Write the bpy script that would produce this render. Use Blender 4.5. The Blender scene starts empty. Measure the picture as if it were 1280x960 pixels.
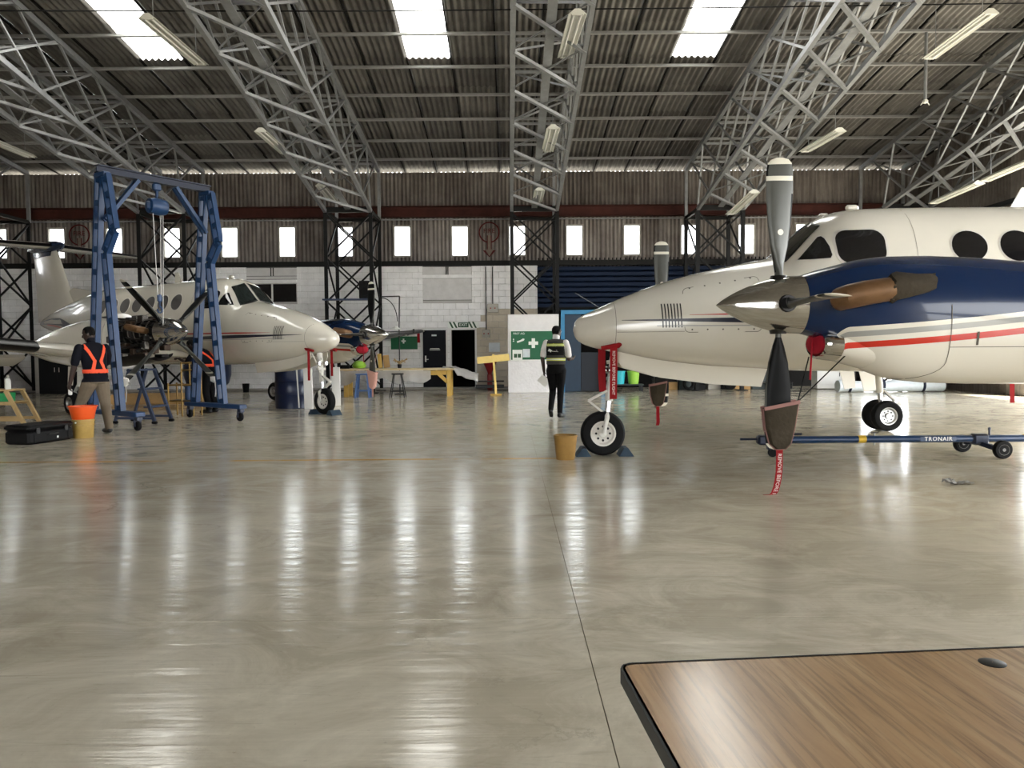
import bpy, bmesh, math, random
from mathutils import Vector, Matrix, Quaternion
from mathutils.bvhtree import BVHTree
random.seed(7)
SC = bpy.context.scene
COL = SC.collection
R = math.radians
PI = math.pi

# ---------------------------------------------------------------- camera, sky, sun, exposure
cam_d = bpy.data.cameras.new('camera')
cam_d.sensor_width = 36.0
cam_d.lens = 36.0 * 960 / 1280
cam_d.clip_start = 0.05
cam_d.clip_end = 400
cam = bpy.data.objects.new('camera', cam_d)
COL.objects.link(cam)
_p, _y, _r = R(2.565), R(0.239), R(0.4)
fw = Vector((math.sin(_y) * math.cos(_p), math.cos(_y) * math.cos(_p), -math.sin(_p)))
r0 = fw.cross(Vector((0, 0, 1))).normalized()
u0 = r0.cross(fw)
rv = r0 * math.cos(_r) - u0 * math.sin(_r)
uv = u0 * math.cos(_r) + r0 * math.sin(_r)
M = Matrix((rv, uv, -fw)).transposed().to_4x4()
M.translation = Vector((0, 0, 1.28))
cam.matrix_world = M
SC.camera = cam

w = bpy.data.worlds.new('overcast_sky')
SC.world = w
w.use_nodes = True
nt = w.node_tree
bgn = nt.nodes['Background']
bgn.inputs['Color'].default_value = (0.965, 0.985, 1.0, 1)
bgn.inputs['Strength'].default_value = 1.0

sun_d = bpy.data.lights.new('sun', 'SUN')
sun_d.energy = 2.6
sun_d.angle = R(3)
sun_d.color = (1.0, 0.95, 0.86)
sun = bpy.data.objects.new('sun', sun_d)
COL.objects.link(sun)
sun.rotation_euler = (R(20), R(14), 0)

SC.view_settings.view_transform = 'Standard'
SC.view_settings.look = 'None'
SC.view_settings.gamma = 1
SC.view_settings.use_curve_mapping = False
SC.view_settings.exposure = 3.6
SC.cycles.use_denoising = True
SC.cycles.max_bounces = 8
SC.cycles.diffuse_bounces = 5
SC.cycles.glossy_bounces = 4
SC.cycles.transmission_bounces = 6
SC.cycles.transparent_max_bounces = 8
SC.cycles.sample_clamp_indirect = 6
SC.cycles.caustics_reflective = False
SC.cycles.caustics_refractive = False

# ---------------------------------------------------------------- materials
MATS = {}


def mat(name, col, rough=0.5, metal=0.0, var=0.0, vscale=6.0, vcol=None, bump=0.0, bscale=40.0, coat=0.0, rvar=0.0,
        stretch=(1, 1, 1), world=False, spec=None):
    """Procedural principled material: base colour broken up by noise, optional fine bump."""
    m = bpy.data.materials.new(name)
    m.use_nodes = True
    n = m.node_tree.nodes
    l = m.node_tree.links
    b = n['Principled BSDF']
    b.inputs['Base Color'].default_value = (*col, 1)
    b.inputs['Roughness'].default_value = rough
    b.inputs['Metallic'].default_value = metal
    if spec is None and rough >= .55 and metal < .3:
        spec = .2
    if spec is not None:
        b.inputs['Specular IOR Level'].default_value = spec
    if coat:
        b.inputs['Coat Weight'].default_value = coat
        b.inputs['Coat Roughness'].default_value = 0.08
    if var or bump or rvar:
        if world:
            g = n.new('ShaderNodeNewGeometry')
            src = g.outputs['Position']
        else:
            tc = n.new('ShaderNodeTexCoord')
            src = tc.outputs['Object']
        mp = n.new('ShaderNodeMapping')
        mp.inputs['Scale'].default_value = stretch
        l.new(src, mp.inputs['Vector'])
        if var or rvar:
            nz = n.new('ShaderNodeTexNoise')
            nz.inputs['Scale'].default_value = vscale
            nz.inputs['Detail'].default_value = 6
            nz.inputs['Roughness'].default_value = 0.65
            l.new(mp.outputs[0], nz.inputs['Vector'])
            rm = n.new('ShaderNodeMapRange')
            rm.inputs['From Min'].default_value = 0.35
            rm.inputs['From Max'].default_value = 0.7
            l.new(nz.outputs['Fac'], rm.inputs['Value'])
            if var:
                mx = n.new('ShaderNodeMix')
                mx.data_type = 'RGBA'
                mx.inputs['A'].default_value = (*col, 1)
                dk = vcol or tuple(c * (1 - var) for c in col)
                mx.inputs['B'].default_value = (*dk, 1)
                l.new(rm.outputs[0], mx.inputs['Factor'])
                l.new(mx.outputs['Result'], b.inputs['Base Color'])
            if rvar:
                r2 = n.new('ShaderNodeMapRange')
                r2.inputs['To Min'].default_value = max(0.02, rough - rvar)
                r2.inputs['To Max'].default_value = rough + rvar
                l.new(nz.outputs['Fac'], r2.inputs['Value'])
                l.new(r2.outputs[0], b.inputs['Roughness'])
        if bump:
            n2 = n.new('ShaderNodeTexNoise')
            n2.inputs['Scale'].default_value = bscale
            n2.inputs['Detail'].default_value = 4
            l.new(mp.outputs[0], n2.inputs['Vector'])
            bp = n.new('ShaderNodeBump')
            bp.inputs['Strength'].default_value = bump
            bp.inputs['Distance'].default_value = 0.02
            l.new(n2.outputs['Fac'], bp.inputs['Height'])
            l.new(bp.outputs[0], b.inputs['Normal'])
    MATS[name] = m
    return m


def srgb(r, g, b):
    f = lambda c: (c / 255 / 12.92) if c <= 10 else ((c / 255 + 0.055) / 1.055) ** 2.4
    return (f(r), f(g), f(b))


# ---------------------------------------------------------------- mesh helpers
class MB:
    """Collects simple shapes; build() links them as one mesh object."""

    def __init__(s):
        s.v, s.f, s.m = [], [], []

    def add(s, vs, fs, mi=0):
        o = len(s.v)
        s.v += [tuple(p) for p in vs]
        s.f += [tuple(i + o for i in f) for f in fs]
        s.m += [mi] * len(fs)
        return s

    def box(s, c, d, rz=0.0, mi=0, mat4=None):
        x, y, z = (k / 2 for k in d)
        vs = [Vector((a * x, b * y, e * z)) for a in (-1, 1) for b in (-1, 1) for e in (-1, 1)]
        if rz:
            q = Matrix.Rotation(rz, 3, 'Z')
            vs = [q @ p for p in vs]
        if mat4 is not None:
            vs = [mat4 @ p for p in vs]
        vs = [p + Vector(c) for p in vs]
        return s.add(vs, [(0, 1, 3, 2), (4, 6, 7, 5), (0, 4, 5, 1), (2, 3, 7, 6), (0, 2, 6, 4), (1, 5, 7, 3)], mi)

    def bbox(s, c, d, bv=0.01, rz=0.0, mi=0):
        """box with chamfered edges"""
        x, y, z = (k / 2 for k in d)
        b = min(bv, x * .9, y * .9, z * .9)
        q = Matrix.Rotation(rz, 3, 'Z')
        rings = []
        for (zz, ins) in ((-z, b), (-z + b, 0), (z - b, 0), (z, b)):
            X, Y = x - ins, y - ins
            k = b if ins == 0 else b * .6
            rings.append([(X - k, -Y), (X, -Y + k), (X, Y - k), (X - k, Y), (-X + k, Y), (-X, Y - k), (-X, -Y + k), (-X + k, -Y)])
            rings[-1] = [q @ Vector((px, py, zz)) + Vector(c) for px, py in rings[-1]]
        return s.loft(rings, cap=True, mi=mi)

    def loft(s, rings, cap=False, closed=True, mi=0):
        n = len(rings[0])
        vs = [p for rg in rings for p in rg]
        fs = []
        m = n if closed else n - 1
        for i in range(len(rings) - 1):
            for j in range(m):
                a, b2 = i * n + j, i * n + (j + 1) % n
                fs.append((a, b2, b2 + n, a + n))
        if cap:
            fs.append(tuple(range(n - 1, -1, -1)))
            fs.append(tuple((len(rings) - 1) * n + j for j in range(n)))
        return s.add(vs, fs, mi)

    def tube(s, pts, rad, n=8, cap=True, mi=0, flat=1.0):
        pts = [Vector(p) for p in pts]
        if not hasattr(rad, '__len__'):
            rad = [rad] * len(pts)
        rings = []
        up = None
        for i, p in enumerate(pts):
            if i == 0:
                t = pts[1] - p
            elif i == len(pts) - 1:
                t = p - pts[i - 1]
            else:
                t = (pts[i + 1] - p).normalized() + (p - pts[i - 1]).normalized()
            t.normalize()
            if up is None:
                up = Vector((0, 0, 1)) if abs(t.z) < 0.9 else Vector((1, 0, 0))
            a = t.cross(up)
            if a.length < 1e-5:
                a = t.orthogonal()
            a.normalize()
            up = a.cross(t).normalized()
            rings.append([p + (a * math.cos(2 * PI * k / n) + up * flat * math.sin(2 * PI * k / n)) * rad[i] for k in range(n)])
        return s.loft(rings, cap=cap, mi=mi)

    def bar(s, p0, p1, wd, ht=None, mi=0, up=(0, 0, 1)):
        """rectangular bar between two points"""
        p0, p1 = Vector(p0), Vector(p1)
        ht = ht or wd
        t = (p1 - p0).normalized()
        u = Vector(up)
        if abs(t.dot(u)) > 0.98:
            u = Vector((1, 0, 0)) if abs(t.x) < .9 else Vector((0, 1, 0))
        a = t.cross(u).normalized()
        b = a.cross(t).normalized()
        a, b = a * wd / 2, b * ht / 2
        rings = [[p - a - b, p + a - b, p + a + b, p - a + b] for p in (p0, p1)]
        return s.loft(rings, cap=True, mi=mi)

    def angle(s, p0, p1, leg=0.06, th=0.008, up=(0, 0, 1), mi=0):
        """steel L-angle between two points"""
        p0, p1 = Vector(p0), Vector(p1)
        t = (p1 - p0).normalized()
        u = Vector(up)
        if abs(t.dot(u)) > 0.98:
            u = Vector((1, 0, 0)) if abs(t.x) < .9 else Vector((0, 1, 0))
        a = t.cross(u).normalized()
        b = a.cross(t).normalized()
        prof = [(0, 0), (leg, 0), (leg, th), (th, th), (th, leg), (0, leg)]
        rings = [[p + a * (x - leg / 2) + b * (y - leg / 2) for x, y in prof] for p in (p0, p1)]
        return s.loft(rings, cap=True, mi=mi)

    def lathe(s, prof, n=24, axis='Z', c=(0, 0, 0), cap=True, mi=0):
        """prof: list of (radius, height)"""
        c = Vector(c)
        rings = []
        for r, h in prof:
            rg = []
            for k in range(n):
                a = 2 * PI * k / n
                x, y = r * math.cos(a), r * math.sin(a)
                p = {'Z': (x, y, h), 'X': (h, x, y), 'Y': (y, h, x)}[axis]
                rg.append(Vector(p) + c)
            rings.append(rg)
        return s.loft(rings, cap=cap, mi=mi)

    def prism(s, poly, a, b, plane='XZ', mi=0):
        """extrude a 2D polygon from a to b along the missing axis"""
        n = len(poly)
        mk = {'XZ': lambda p, t: (p[0], t, p[1]), 'XY': lambda p, t: (p[0], p[1], t), 'YZ': lambda p, t: (t, p[0], p[1])}[plane]
        vs = [mk(p, a) for p in poly] + [mk(p, b) for p in poly]
        fs = [tuple(range(n)), tuple(range(2 * n - 1, n - 1, -1))]
        fs += [(i, i + n, (i + 1) % n + n, (i + 1) % n) for i in range(n)]
        return s.add(vs, fs, mi)

    def xf(s, m4):
        s.v = [tuple(m4 @ Vector(p)) for p in s.v]
        return s

    def mesh(s, name, mats, sharp=35):
        me = bpy.data.meshes.new(name)
        me.from_pydata(s.v, [], s.f)
        bm = bmesh.new()
        bm.from_mesh(me)
        bmesh.ops.recalc_face_normals(bm, faces=bm.faces)
        bm.to_mesh(me)
        bm.free()
        if not isinstance(mats, (list, tuple)):
            mats = [mats]
        for m in mats:
            me.materials.append(m)
        if any(s.m):
            me.polygons.foreach_set('material_index', s.m)
        if sharp is not None:
            me.shade_smooth()
            me.set_sharp_from_angle(angle=R(sharp))
        return me

    def build(s, name, mats, parent=None, sharp=35, loc=None, rot=None):
        o = bpy.data.objects.new(name, s.mesh(name, mats, sharp))
        COL.objects.link(o)
        if parent is not None:
            o.parent = parent
        if loc is not None:
            o.location = loc
        if rot is not None:
            o.rotation_euler = rot
        return o


def tag(o, label=None, cat=None, group=None, kind=None):
    if label:
        o['label'] = label
    if cat:
        o['category'] = cat
    if group:
        o['group'] = group
    if kind:
        o['kind'] = kind
    return o


def thing(name, label, cat, loc=(0, 0, 0), rz=0.0, group=None):
    o = bpy.data.objects.new(name, None)
    COL.objects.link(o)
    o.location = loc
    o.rotation_euler = (0, 0, rz)
    o.empty_display_size = 0.1
    return tag(o, label, cat, group)


def inst(me, name, parent=None, loc=(0, 0, 0), rot=None, scale=None):
    o = bpy.data.objects.new(name, me)
    COL.objects.link(o)
    o.parent = parent
    o.location = loc
    if rot is not None:
        o.rotation_euler = rot
    if scale is not None:
        o.scale = scale
    return o


def copy_tree(o, parent=None):
    c = o.copy()
    COL.objects.link(c)
    c.parent = parent
    for ch in list(o.children):
        copy_tree(ch, c)
    return c


def text_mb(txt, size, align='CENTER', ext=0.001, spacing=1.0):
    """flat lettering as mesh data in the XY plane"""
    cu = bpy.data.curves.new('lettering', 'FONT')
    cu.body = txt
    cu.size = size
    cu.align_x = align
    cu.align_y = 'CENTER'
    cu.extrude = ext
    cu.space_character = spacing
    cu.resolution_u = 2
    o = bpy.data.objects.new('lettering', cu)
    COL.objects.link(o)
    dg = bpy.context.evaluated_depsgraph_get()
    me = bpy.data.meshes.new_from_object(o.evaluated_get(dg))
    mb = MB()
    mb.add([v.co.copy() for v in me.vertices], [tuple(p.vertices) for p in me.polygons])
    bpy.data.objects.remove(o)
    bpy.data.curves.remove(cu)
    bpy.data.meshes.remove(me)
    return mb


def frame4(x, y, z, o):
    """4x4 matrix from axis vectors and origin"""
    m = Matrix((Vector(x), Vector(y), Vector(z))).transposed().to_4x4()
    m.translation = Vector(o)
    return m


FACE_CAM = frame4((1, 0, 0), (0, 0, 1), (0, -1, 0), (0, 0, 0))   # XY lettering stood upright facing -Y
# ---------------------------------------------------------------- the setting
YB = 25.0            # back wall
ZE = 6.98            # roof height at the back wall
SL = 0.13            # roof slope
YR = 4.9             # ridge
XL, XR = -21.5, 12.95
YF = -15.2
PUR = 1.42
P0 = 23.93           # first purlin
roofz = lambda y: ZE + SL * (YB - y) if y >= YR else ZE + SL * (YB - YR) - SL * (YR - y)


def floor_material():
    m = bpy.data.materials.new('polished_concrete')
    m.use_nodes = True
    n, l = m.node_tree.nodes, m.node_tree.links
    b = n['Principled BSDF']
    g = n.new('ShaderNodeNewGeometry')

    def noise(scale, detail=6, st=(1, 1, 1), rough=.6, dist=0.0):
        mp = n.new('ShaderNodeMapping')
        mp.inputs['Scale'].default_value = st
        l.new(g.outputs['Position'], mp.inputs['Vector'])
        z = n.new('ShaderNodeTexNoise')
        z.inputs['Scale'].default_value = scale
        z.inputs['Detail'].default_value = detail
        z.inputs['Roughness'].default_value = rough
        z.inputs['Distortion'].default_value = dist
        l.new(mp.outputs[0], z.inputs['Vector'])
        return z.outputs['Fac']

    def rng(x, a, b_, c=0.0, d=1.0):
        r = n.new('ShaderNodeMapRange')
        r.inputs['From Min'].default_value = a
        r.inputs['From Max'].default_value = b_
        r.inputs['To Min'].default_value = c
        r.inputs['To Max'].default_value = d
        l.new(x, r.inputs['Value'])
        return r.outputs[0]

    def mix(f, A, B):
        x = n.new('ShaderNodeMix')
        x.data_type = 'RGBA'
        l.new(f, x.inputs['Factor'])
        for k, c in (('A', A), ('B', B)):
            if isinstance(c, tuple):
                x.inputs[k].default_value = (*c, 1)
            else:
                l.new(c, x.inputs[k])
        return x.outputs['Result']

    def math_(op, a, b_=None):
        x = n.new('ShaderNodeMath')
        x.operation = op
        for i, c in enumerate((a, b_)):
            if c is None:
                continue
            if isinstance(c, (int, float)):
                x.inputs[i].default_value = c
            else:
                l.new(c, x.inputs[i])
        return x.outputs[0]
    big = rng(noise(.35, 5, (1, 1, 1), .6, .6), .35, .68)
    c1 = mix(big, srgb(206, 197, 176), srgb(168, 158, 137))
    cloud = rng(noise(1.6, 8, (1, 1.3, 1), .7, 1.2), .40, .66)
    c2 = mix(cloud, c1, srgb(222, 214, 194))
    streak = rng(noise(3.0, 8, (.35, 2.2, 1), .7, 1.5), .58, .78, 0, .55)
    c3 = mix(streak, c2, srgb(150, 140, 119))
    fine = rng(noise(38, 3), .66, .80, 0, .45)
    c4 = mix(fine, c3, srgb(118, 110, 92))
    scr = rng(noise(2.3, 10, (.12, 4.5, 1), .75, 2.5), .64, .70, 0, .5)      # thin scratches
    c5 = mix(scr, c4, srgb(112, 104, 88))
    vo = n.new('ShaderNodeTexVoronoi')
    vo.feature = 'DISTANCE_TO_EDGE'
    vo.inputs['Scale'].default_value = .22
    wv = n.new('ShaderNodeVectorMath')
    wv.operation = 'ADD'
    nzv = n.new('ShaderNodeTexNoise')
    nzv.inputs['Scale'].default_value = 1.1
    nzv.inputs['Detail'].default_value = 8
    nzv.inputs['Roughness'].default_value = .7
    l.new(g.outputs['Position'], nzv.inputs['Vector'])
    l.new(g.outputs['Position'], wv.inputs[0])
    l.new(nzv.outputs['Color'], wv.inputs[1])
    l.new(wv.outputs[0], vo.inputs['Vector'])
    crack = math_('MULTIPLY', rng(vo.outputs['Distance'], .0, .0035, 1.0, 0.0), rng(noise(.5, 3), .5, .6, 0, .5))
    c5 = mix(crack, c5, srgb(104, 96, 80))
    # worn yellow marking line along X
    sx = n.new('ShaderNodeSeparateXYZ')
    l.new(g.outputs['Position'], sx.inputs[0])
    band = math_('LESS_THAN', math_('ABSOLUTE', math_('SUBTRACT', sx.outputs['Y'], 8.98)), .055)
    worn = rng(noise(.75, 7, (1, .1, 1), .62, .2), .43, .50)
    left = math_('LESS_THAN', sx.outputs['X'], 0.6)
    lm = math_('MULTIPLY', math_('MULTIPLY', band, worn), math_('MULTIPLY', left, .85))
    c6 = mix(lm, c5, srgb(214, 160, 62))
    l.new(c6, b.inputs['Base Color'])
    rr = rng(noise(4.0, 9, (.8, 2.6, 1), .8, 1.0), .36, .66, .045, .22)
    l.new(rr, b.inputs['Roughness'])
    b.inputs['Specular IOR Level'].default_value = .5
    bp = n.new('ShaderNodeBump')
    bp.inputs['Strength'].default_value = .36
    bp.inputs['Distance'].default_value = .01
    l.new(noise(3.0, 6, (.16, 3.4, 1), .6, .4), bp.inputs['Height'])
    l.new(bp.outputs[0], b.inputs['Normal'])
    MATS['floor'] = m
    return m


def sheet_material(name, c1, c2, c3, rough=.75):
    """weathered corrugated sheet, streaked along the corrugations; random tone per sheet"""
    m = bpy.data.materials.new(name)
    m.use_nodes = True
    n, l = m.node_tree.nodes, m.node_tree.links
    b = n['Principled BSDF']
    g = n.new('ShaderNodeNewGeometry')
    oi = n.new('ShaderNodeObjectInfo')
    nz = n.new('ShaderNodeTexNoise')
    nz.inputs['Scale'].default_value = 1.3
    nz.inputs['Detail'].default_value = 7
    nz.inputs['Roughness'].default_value = .7
    l.new(g.outputs['Position'], nz.inputs['Vector'])
    mp = n.new('ShaderNodeMapping')
    mp.inputs['Scale'].default_value = (9, .7, .7)
    l.new(g.outputs['Position'], mp.inputs['Vector'])
    n2 = n.new('ShaderNodeTexNoise')
    n2.inputs['Scale'].default_value = 1.0
    n2.inputs['Detail'].default_value = 5
    l.new(mp.outputs[0], n2.inputs['Vector'])
    rp = n.new('ShaderNodeValToRGB')
    rp.color_ramp.elements[0].position = .33
    rp.color_ramp.elements[0].color = (*c1, 1)
    rp.color_ramp.elements[1].position = .68
    rp.color_ramp.elements[1].color = (*c3, 1)
    e = rp.color_ramp.elements.new(.5)
    e.color = (*c2, 1)
    ad = n.new('ShaderNodeMath')
    ad.operation = 'ADD'
    l.new(nz.outputs['Fac'], ad.inputs[0])
    l.new(n2.outputs['Fac'], ad.inputs[1])
    a2 = n.new('ShaderNodeMath')
    a2.operation = 'MULTIPLY_ADD'
    a2.inputs[1].default_value = .34
    l.new(oi.outputs['Random'], a2.inputs[0])
    l.new(ad.outputs[0], a2.inputs[2])
    hf = n.new('ShaderNodeMath')
    hf.operation = 'MULTIPLY'
    hf.inputs[1].default_value = .43
    l.new(a2.outputs[0], hf.inputs[0])
    l.new(hf.outputs[0], rp.inputs[0])
    l.new(rp.outputs[0], b.inputs['Base Color'])
    b.inputs['Roughness'].default_value = rough
    MATS[name] = m
    return m


floor_material()
sheet_material('roof_sheet', srgb(68, 65, 62), srgb(98, 95, 91), srgb(124, 121, 116))
sheet_material('wall_sheet', srgb(66, 58, 53), srgb(102, 95, 90), srgb(134, 128, 122))
mat('joint_dark', srgb(120, 111, 94), .9)
mat('galv_steel', srgb(146, 148, 150), .42, .35, var=.25, vscale=5)
mat('galv_purlin', srgb(160, 160, 158), .5, .3, var=.3, vscale=3)
mat('black_steel', srgb(17, 17, 17), .6, .0, var=.3, vscale=4)
mat('rust_girder', srgb(70, 36, 30), .7, .1, var=.5, vscale=2.5)
mat('dado_black', srgb(24, 23, 22), .7)
mat('mortar', srgb(178, 175, 171), .95)
mat('block_white', srgb(236, 235, 234), .8, var=.16, vscale=3, bump=.35, bscale=18, world=True)
mat('block_cream', srgb(196, 186, 168), .8, var=.14, vscale=3, bump=.35, bscale=18, world=True)
mat('recess_grey', srgb(206, 204, 202), .85, var=.15, vscale=4, world=True)
mat('concrete_grey', srgb(150, 146, 138), .85, var=.2, vscale=3, world=True)
mat('asphalt_apron', srgb(170, 166, 156), .9, var=.15, vscale=.6, world=True)
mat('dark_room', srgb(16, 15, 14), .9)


def glass_material(name, tint, mixf, rough=.03):
    m = bpy.data.materials.new(name)
    m.use_nodes = True
    n, l = m.node_tree.nodes, m.node_tree.links
    n.remove(n['Principled BSDF'])
    t = n.new('ShaderNodeBsdfTransparent')
    t.inputs[0].default_value = (*tint, 1)
    gl = n.new('ShaderNodeBsdfGlossy')
    gl.inputs['Roughness'].default_value = rough
    mx = n.new('ShaderNodeMixShader')
    mx.inputs[0].default_value = mixf
    l.new(t.outputs[0], mx.inputs[1])
    l.new(gl.outputs[0], mx.inputs[2])
    l.new(mx.outputs[0], n['Material Output'].inputs[0])
    MATS[name] = m
    return m


glass_material('window_glass', (.95, .97, .97), .06)


def fibre_material():
    m = bpy.data.materials.new('translucent_sheet')
    m.use_nodes = True
    n, l = m.node_tree.nodes, m.node_tree.links
    n.remove(n['Principled BSDF'])
    t = n.new('ShaderNodeBsdfTranslucent')
    t.inputs[0].default_value = (.5, .5, .48, 1)
    tr = n.new('ShaderNodeBsdfTransparent')
    mx = n.new('ShaderNodeMixShader')
    mx.inputs[0].default_value = .04
    l.new(t.outputs[0], mx.inputs[1])
    l.new(tr.outputs[0], mx.inputs[2])
    l.new(mx.outputs[0], n['Material Output'].inputs[0])
    MATS['fibre'] = m


fibre_material()

# floor: base with cast slabs separated by saw-cut joints
flo = MB().box(((XL + XR) / 2, 5, -.125), (XR - XL + .4, 41, .24)).build('floor', MATS['joint_dark'], sharp=None)
tag(flo, 'grey-beige polished concrete hangar floor', None, kind='structure')
gx = [XL - .2, -13.4, -6.55, 0.33, 7.2, XR + .2]
gy = [YF - .3, -7.2, 3.6, 17.2, YB + .2]
for i in range(len(gx) - 1):
    for j in range(len(gy) - 1):
        a, b_ = gx[i] + .002, gx[i + 1] - .002
        c, d = gy[j] + .002, gy[j + 1] - .002
        MB().box(((a + b_) / 2, (c + d) / 2, -.002), (b_ - a, d - c, .004)).build('floor_slab', MATS['floor'], flo, sharp=None)
gr = MB().box((-4, 0, -.35), (260, 260, .1)).build('ground', MATS['asphalt_apron'], sharp=None)
tag(gr, 'pale concrete apron outside the hangar', None, kind='structure')


def corr(wd, ln, pitch=.146, amp=.026, seg=8, phase=0.0, lip=0.0):
    """corrugated sheet, width along X, length along Y, waves in Z"""
    mb = MB()
    n = max(2, round(wd / pitch * seg))
    row = [(wd * i / n, amp * math.cos(2 * PI * (wd * i / n) / pitch + phase)) for i in range(n + 1)]
    if lip:
        row = [(-.004, row[0][1] - lip)] + row + [(wd + .004, row[-1][1] - lip)]
    a = [Vector((x, 0, z)) for x, z in row]
    b2 = [Vector((x, ln, z)) for x, z in row]
    return mb.loft([a, b2], closed=False)


# ceiling: purlins and one sheet per bay of purlins
ceil = bpy.data.objects.new('ceiling', None)
COL.objects.link(ceil)
tag(ceil, 'corrugated roof sheeting on steel purlins', None, kind='structure')
tilt = math.atan(SL)
SW = 1.022
SLN = PUR / math.cos(tilt) + .32
mat('lap_shade', srgb(24, 22, 20), .9)  # near-black bar painted in for the shadowed gap along each side lap
sheet = corr(SW + .006, SLN).bar((0, 0, -.012), (0, SLN, -.012), .03, .05, mi=1).mesh('roof_sheet', [MATS['roof_sheet'], MATS['lap_shade']], 60)
sky_sheet = corr(SW + .05, PUR / math.cos(tilt) + .16).mesh('skylight_sheet', MATS['fibre'], 60)
SKY_X = [-8.27, -2.3, 3.6]
ncol = int((XR + .35 - XL) / SW) + 1
x0 = SKY_X[1] - round((SKY_X[1] - (XL - .3)) / SW) * SW
rows = [P0 + PUR - PUR * k for k in range(9)]         # lower (far) end of each row
for k, y in enumerate(rows):
    for i in range(ncol + 1):
        x = x0 + i * SW
        if x > XR + .3:
            continue
        lift = .008 * (k % 2) + .005 * (i % 2)
        skyl = y < 18.6 and any(abs(x - s) < SW * .5 for s in SKY_X)
        z = roofz(y) + .12 + lift
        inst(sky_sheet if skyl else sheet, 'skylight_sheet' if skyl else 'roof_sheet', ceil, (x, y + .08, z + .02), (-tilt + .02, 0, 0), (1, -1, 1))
# the rest of the roof, out of the photograph
rest = MB()
ye = rows[-1] - PUR
for a, b_ in ((ye + .1, YR), (YR, YF - .5)):
    c = corr(XR - XL + .8, abs(a - b_) / math.cos(tilt), seg=4)
    zz = roofz(a) + .13
    sg = tilt if b_ < YR - .1 else -tilt
    c.xf(Matrix.Translation((XL - .4, a, zz)) @ Matrix.Rotation(sg, 4, 'X') @ Matrix.Scale(-1, 4, (0, 1, 0)))
    rest.add(c.v, c.f)
ro = rest.build('roof_sheeting', MATS['roof_sheet'], ceil, 60)
tag(ro, kind='stuff')
# more skylights out of frame let daylight in along the roof's rear half are left out: the photograph shows none
PURY = [P0 - PUR * k for k in range(14)]
for y in PURY:
    MB().angle((XL, y, roofz(y) + .03), (XR, y, roofz(y) + .05), .08, .01).build('purlin', MATS['galv_purlin'], ceil, sharp=None)

# back wall: painted blocks below, corrugated sheets with a row of windows above
wb = MB()
ZD = 4.0
holes = [(-2.79, -2.03, 0, 1.93), (-1.85, -1.09, 0, 1.93)]     # doorways


def in_hole(xa, xb, za, zb):
    return any(xb > h[0] + .01 and xa < h[1] - .01 and zb > h[2] + .01 and za < h[3] - .01 for h in holes)


XWE = .95
for xa, xb, za, zb in ((XL, holes[0][0], 0, ZD), (holes[0][0], holes[1][1], 1.93, ZD), (holes[0][1], holes[1][0], 0, 1.93), (holes[1][1], XWE, 0, ZD)):
    wb.box(((xa + xb) / 2, YB + .1, (za + zb) / 2), (xb - xa, .2, zb - za))
wall = wb.build('wall_back', MATS['mortar'], sharp=None)
tag(wall, 'white painted block wall under corrugated sheeting', None, kind='structure')
# recessed panels where windows were bricked up: x0,x1,z0,z1
recess = [(-2.76, -1.18, 2.90, 3.60), (-2.76, -1.18, 3.70, 3.98), (-8.45, -6.83, 2.85, 3.47), (-8.45, -6.83, 3.6, 3.98)]
BW, BH = .4, .2
blk = {}
n_single = 0
stuff = MB()


def block_mesh(wd, m):
    key = (round(wd, 2), m)
    if key not in blk:
        blk[key] = MB().bbox((0, 0, 0), (wd - .008, .03, BH - .008), .006).mesh('block', MATS[m], None)
    return blk[key]


for rI in range(20):
    z = rI * BH
    x = XL + (BW / 2 if rI % 2 else 0)
    xs = []
    while x < XWE - .05:
        xs.append((x, min(x + BW, XWE)))
        x += BW
    for xa, xb in xs:
        segs = [(xa, xb)]
        for h in holes + recess:
            if z + BH > h[2] + .03 and z < h[3] - .03:
                ns = []
                for a, b_ in segs:
                    if b_ <= h[0] or a >= h[1]:
                        ns.append((a, b_))
                        continue
                    if a < h[0] - .05:
                        ns.append((a, h[0]))
                    if b_ > h[1] + .05:
                        ns.append((h[1], b_))
                segs = ns
        for a, b_ in segs:
            c = ((a + b_) / 2, YB - .012 - random.uniform(0, .004), z + BH / 2)
            m = 'block_cream' if (a > -1.1 and z < 2.6) else 'block_white'
            if a > -5.9 and n_single < 300:
                inst(block_mesh(b_ - a, m), 'block', wall, c)
                n_single += 1
            else:
                stuff.bbox(c, (b_ - a - .008, .03, BH - .008), .006, mi=1 if m == 'block_cream' else 0)
tag(stuff.build('blocks', [MATS['block_white'], MATS['block_cream']], wall, None), kind='stuff')
for i, (a, b_, c, d) in enumerate(recess):
    MB().box(((a + b_) / 2, YB + .0, (c + d) / 2), (b_ - a - .01, .02, d - c - .01)).build('recess_panel', MATS['recess_grey'], wall, None)
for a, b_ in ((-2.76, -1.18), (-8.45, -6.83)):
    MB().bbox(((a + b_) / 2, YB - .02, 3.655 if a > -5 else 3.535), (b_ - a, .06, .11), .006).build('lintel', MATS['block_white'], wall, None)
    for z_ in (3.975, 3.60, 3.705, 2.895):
        MB().box(((a + b_) / 2, YB - .012, z_), (b_ - a, .012, .012)).build('recess_edge', MATS['dado_black'], wall, None)  # thin black strips standing in for the shadow gap round the recesses
# dark doorway depth behind the openings
MB().box((-1.9, YB + 2.2, 1.0), (4.5, .1, 2.6)).box((-1.9, YB + 1.2, 2.3), (4.5, 2.1, .1)).box((-4.1, YB + 1.2, 1), (.1, 2.1, 2.6)).box((.3, YB + 1.2, 1), (.1, 2.1, 2.6)).build('back_room', MATS['dark_room'], wall, None)
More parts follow.
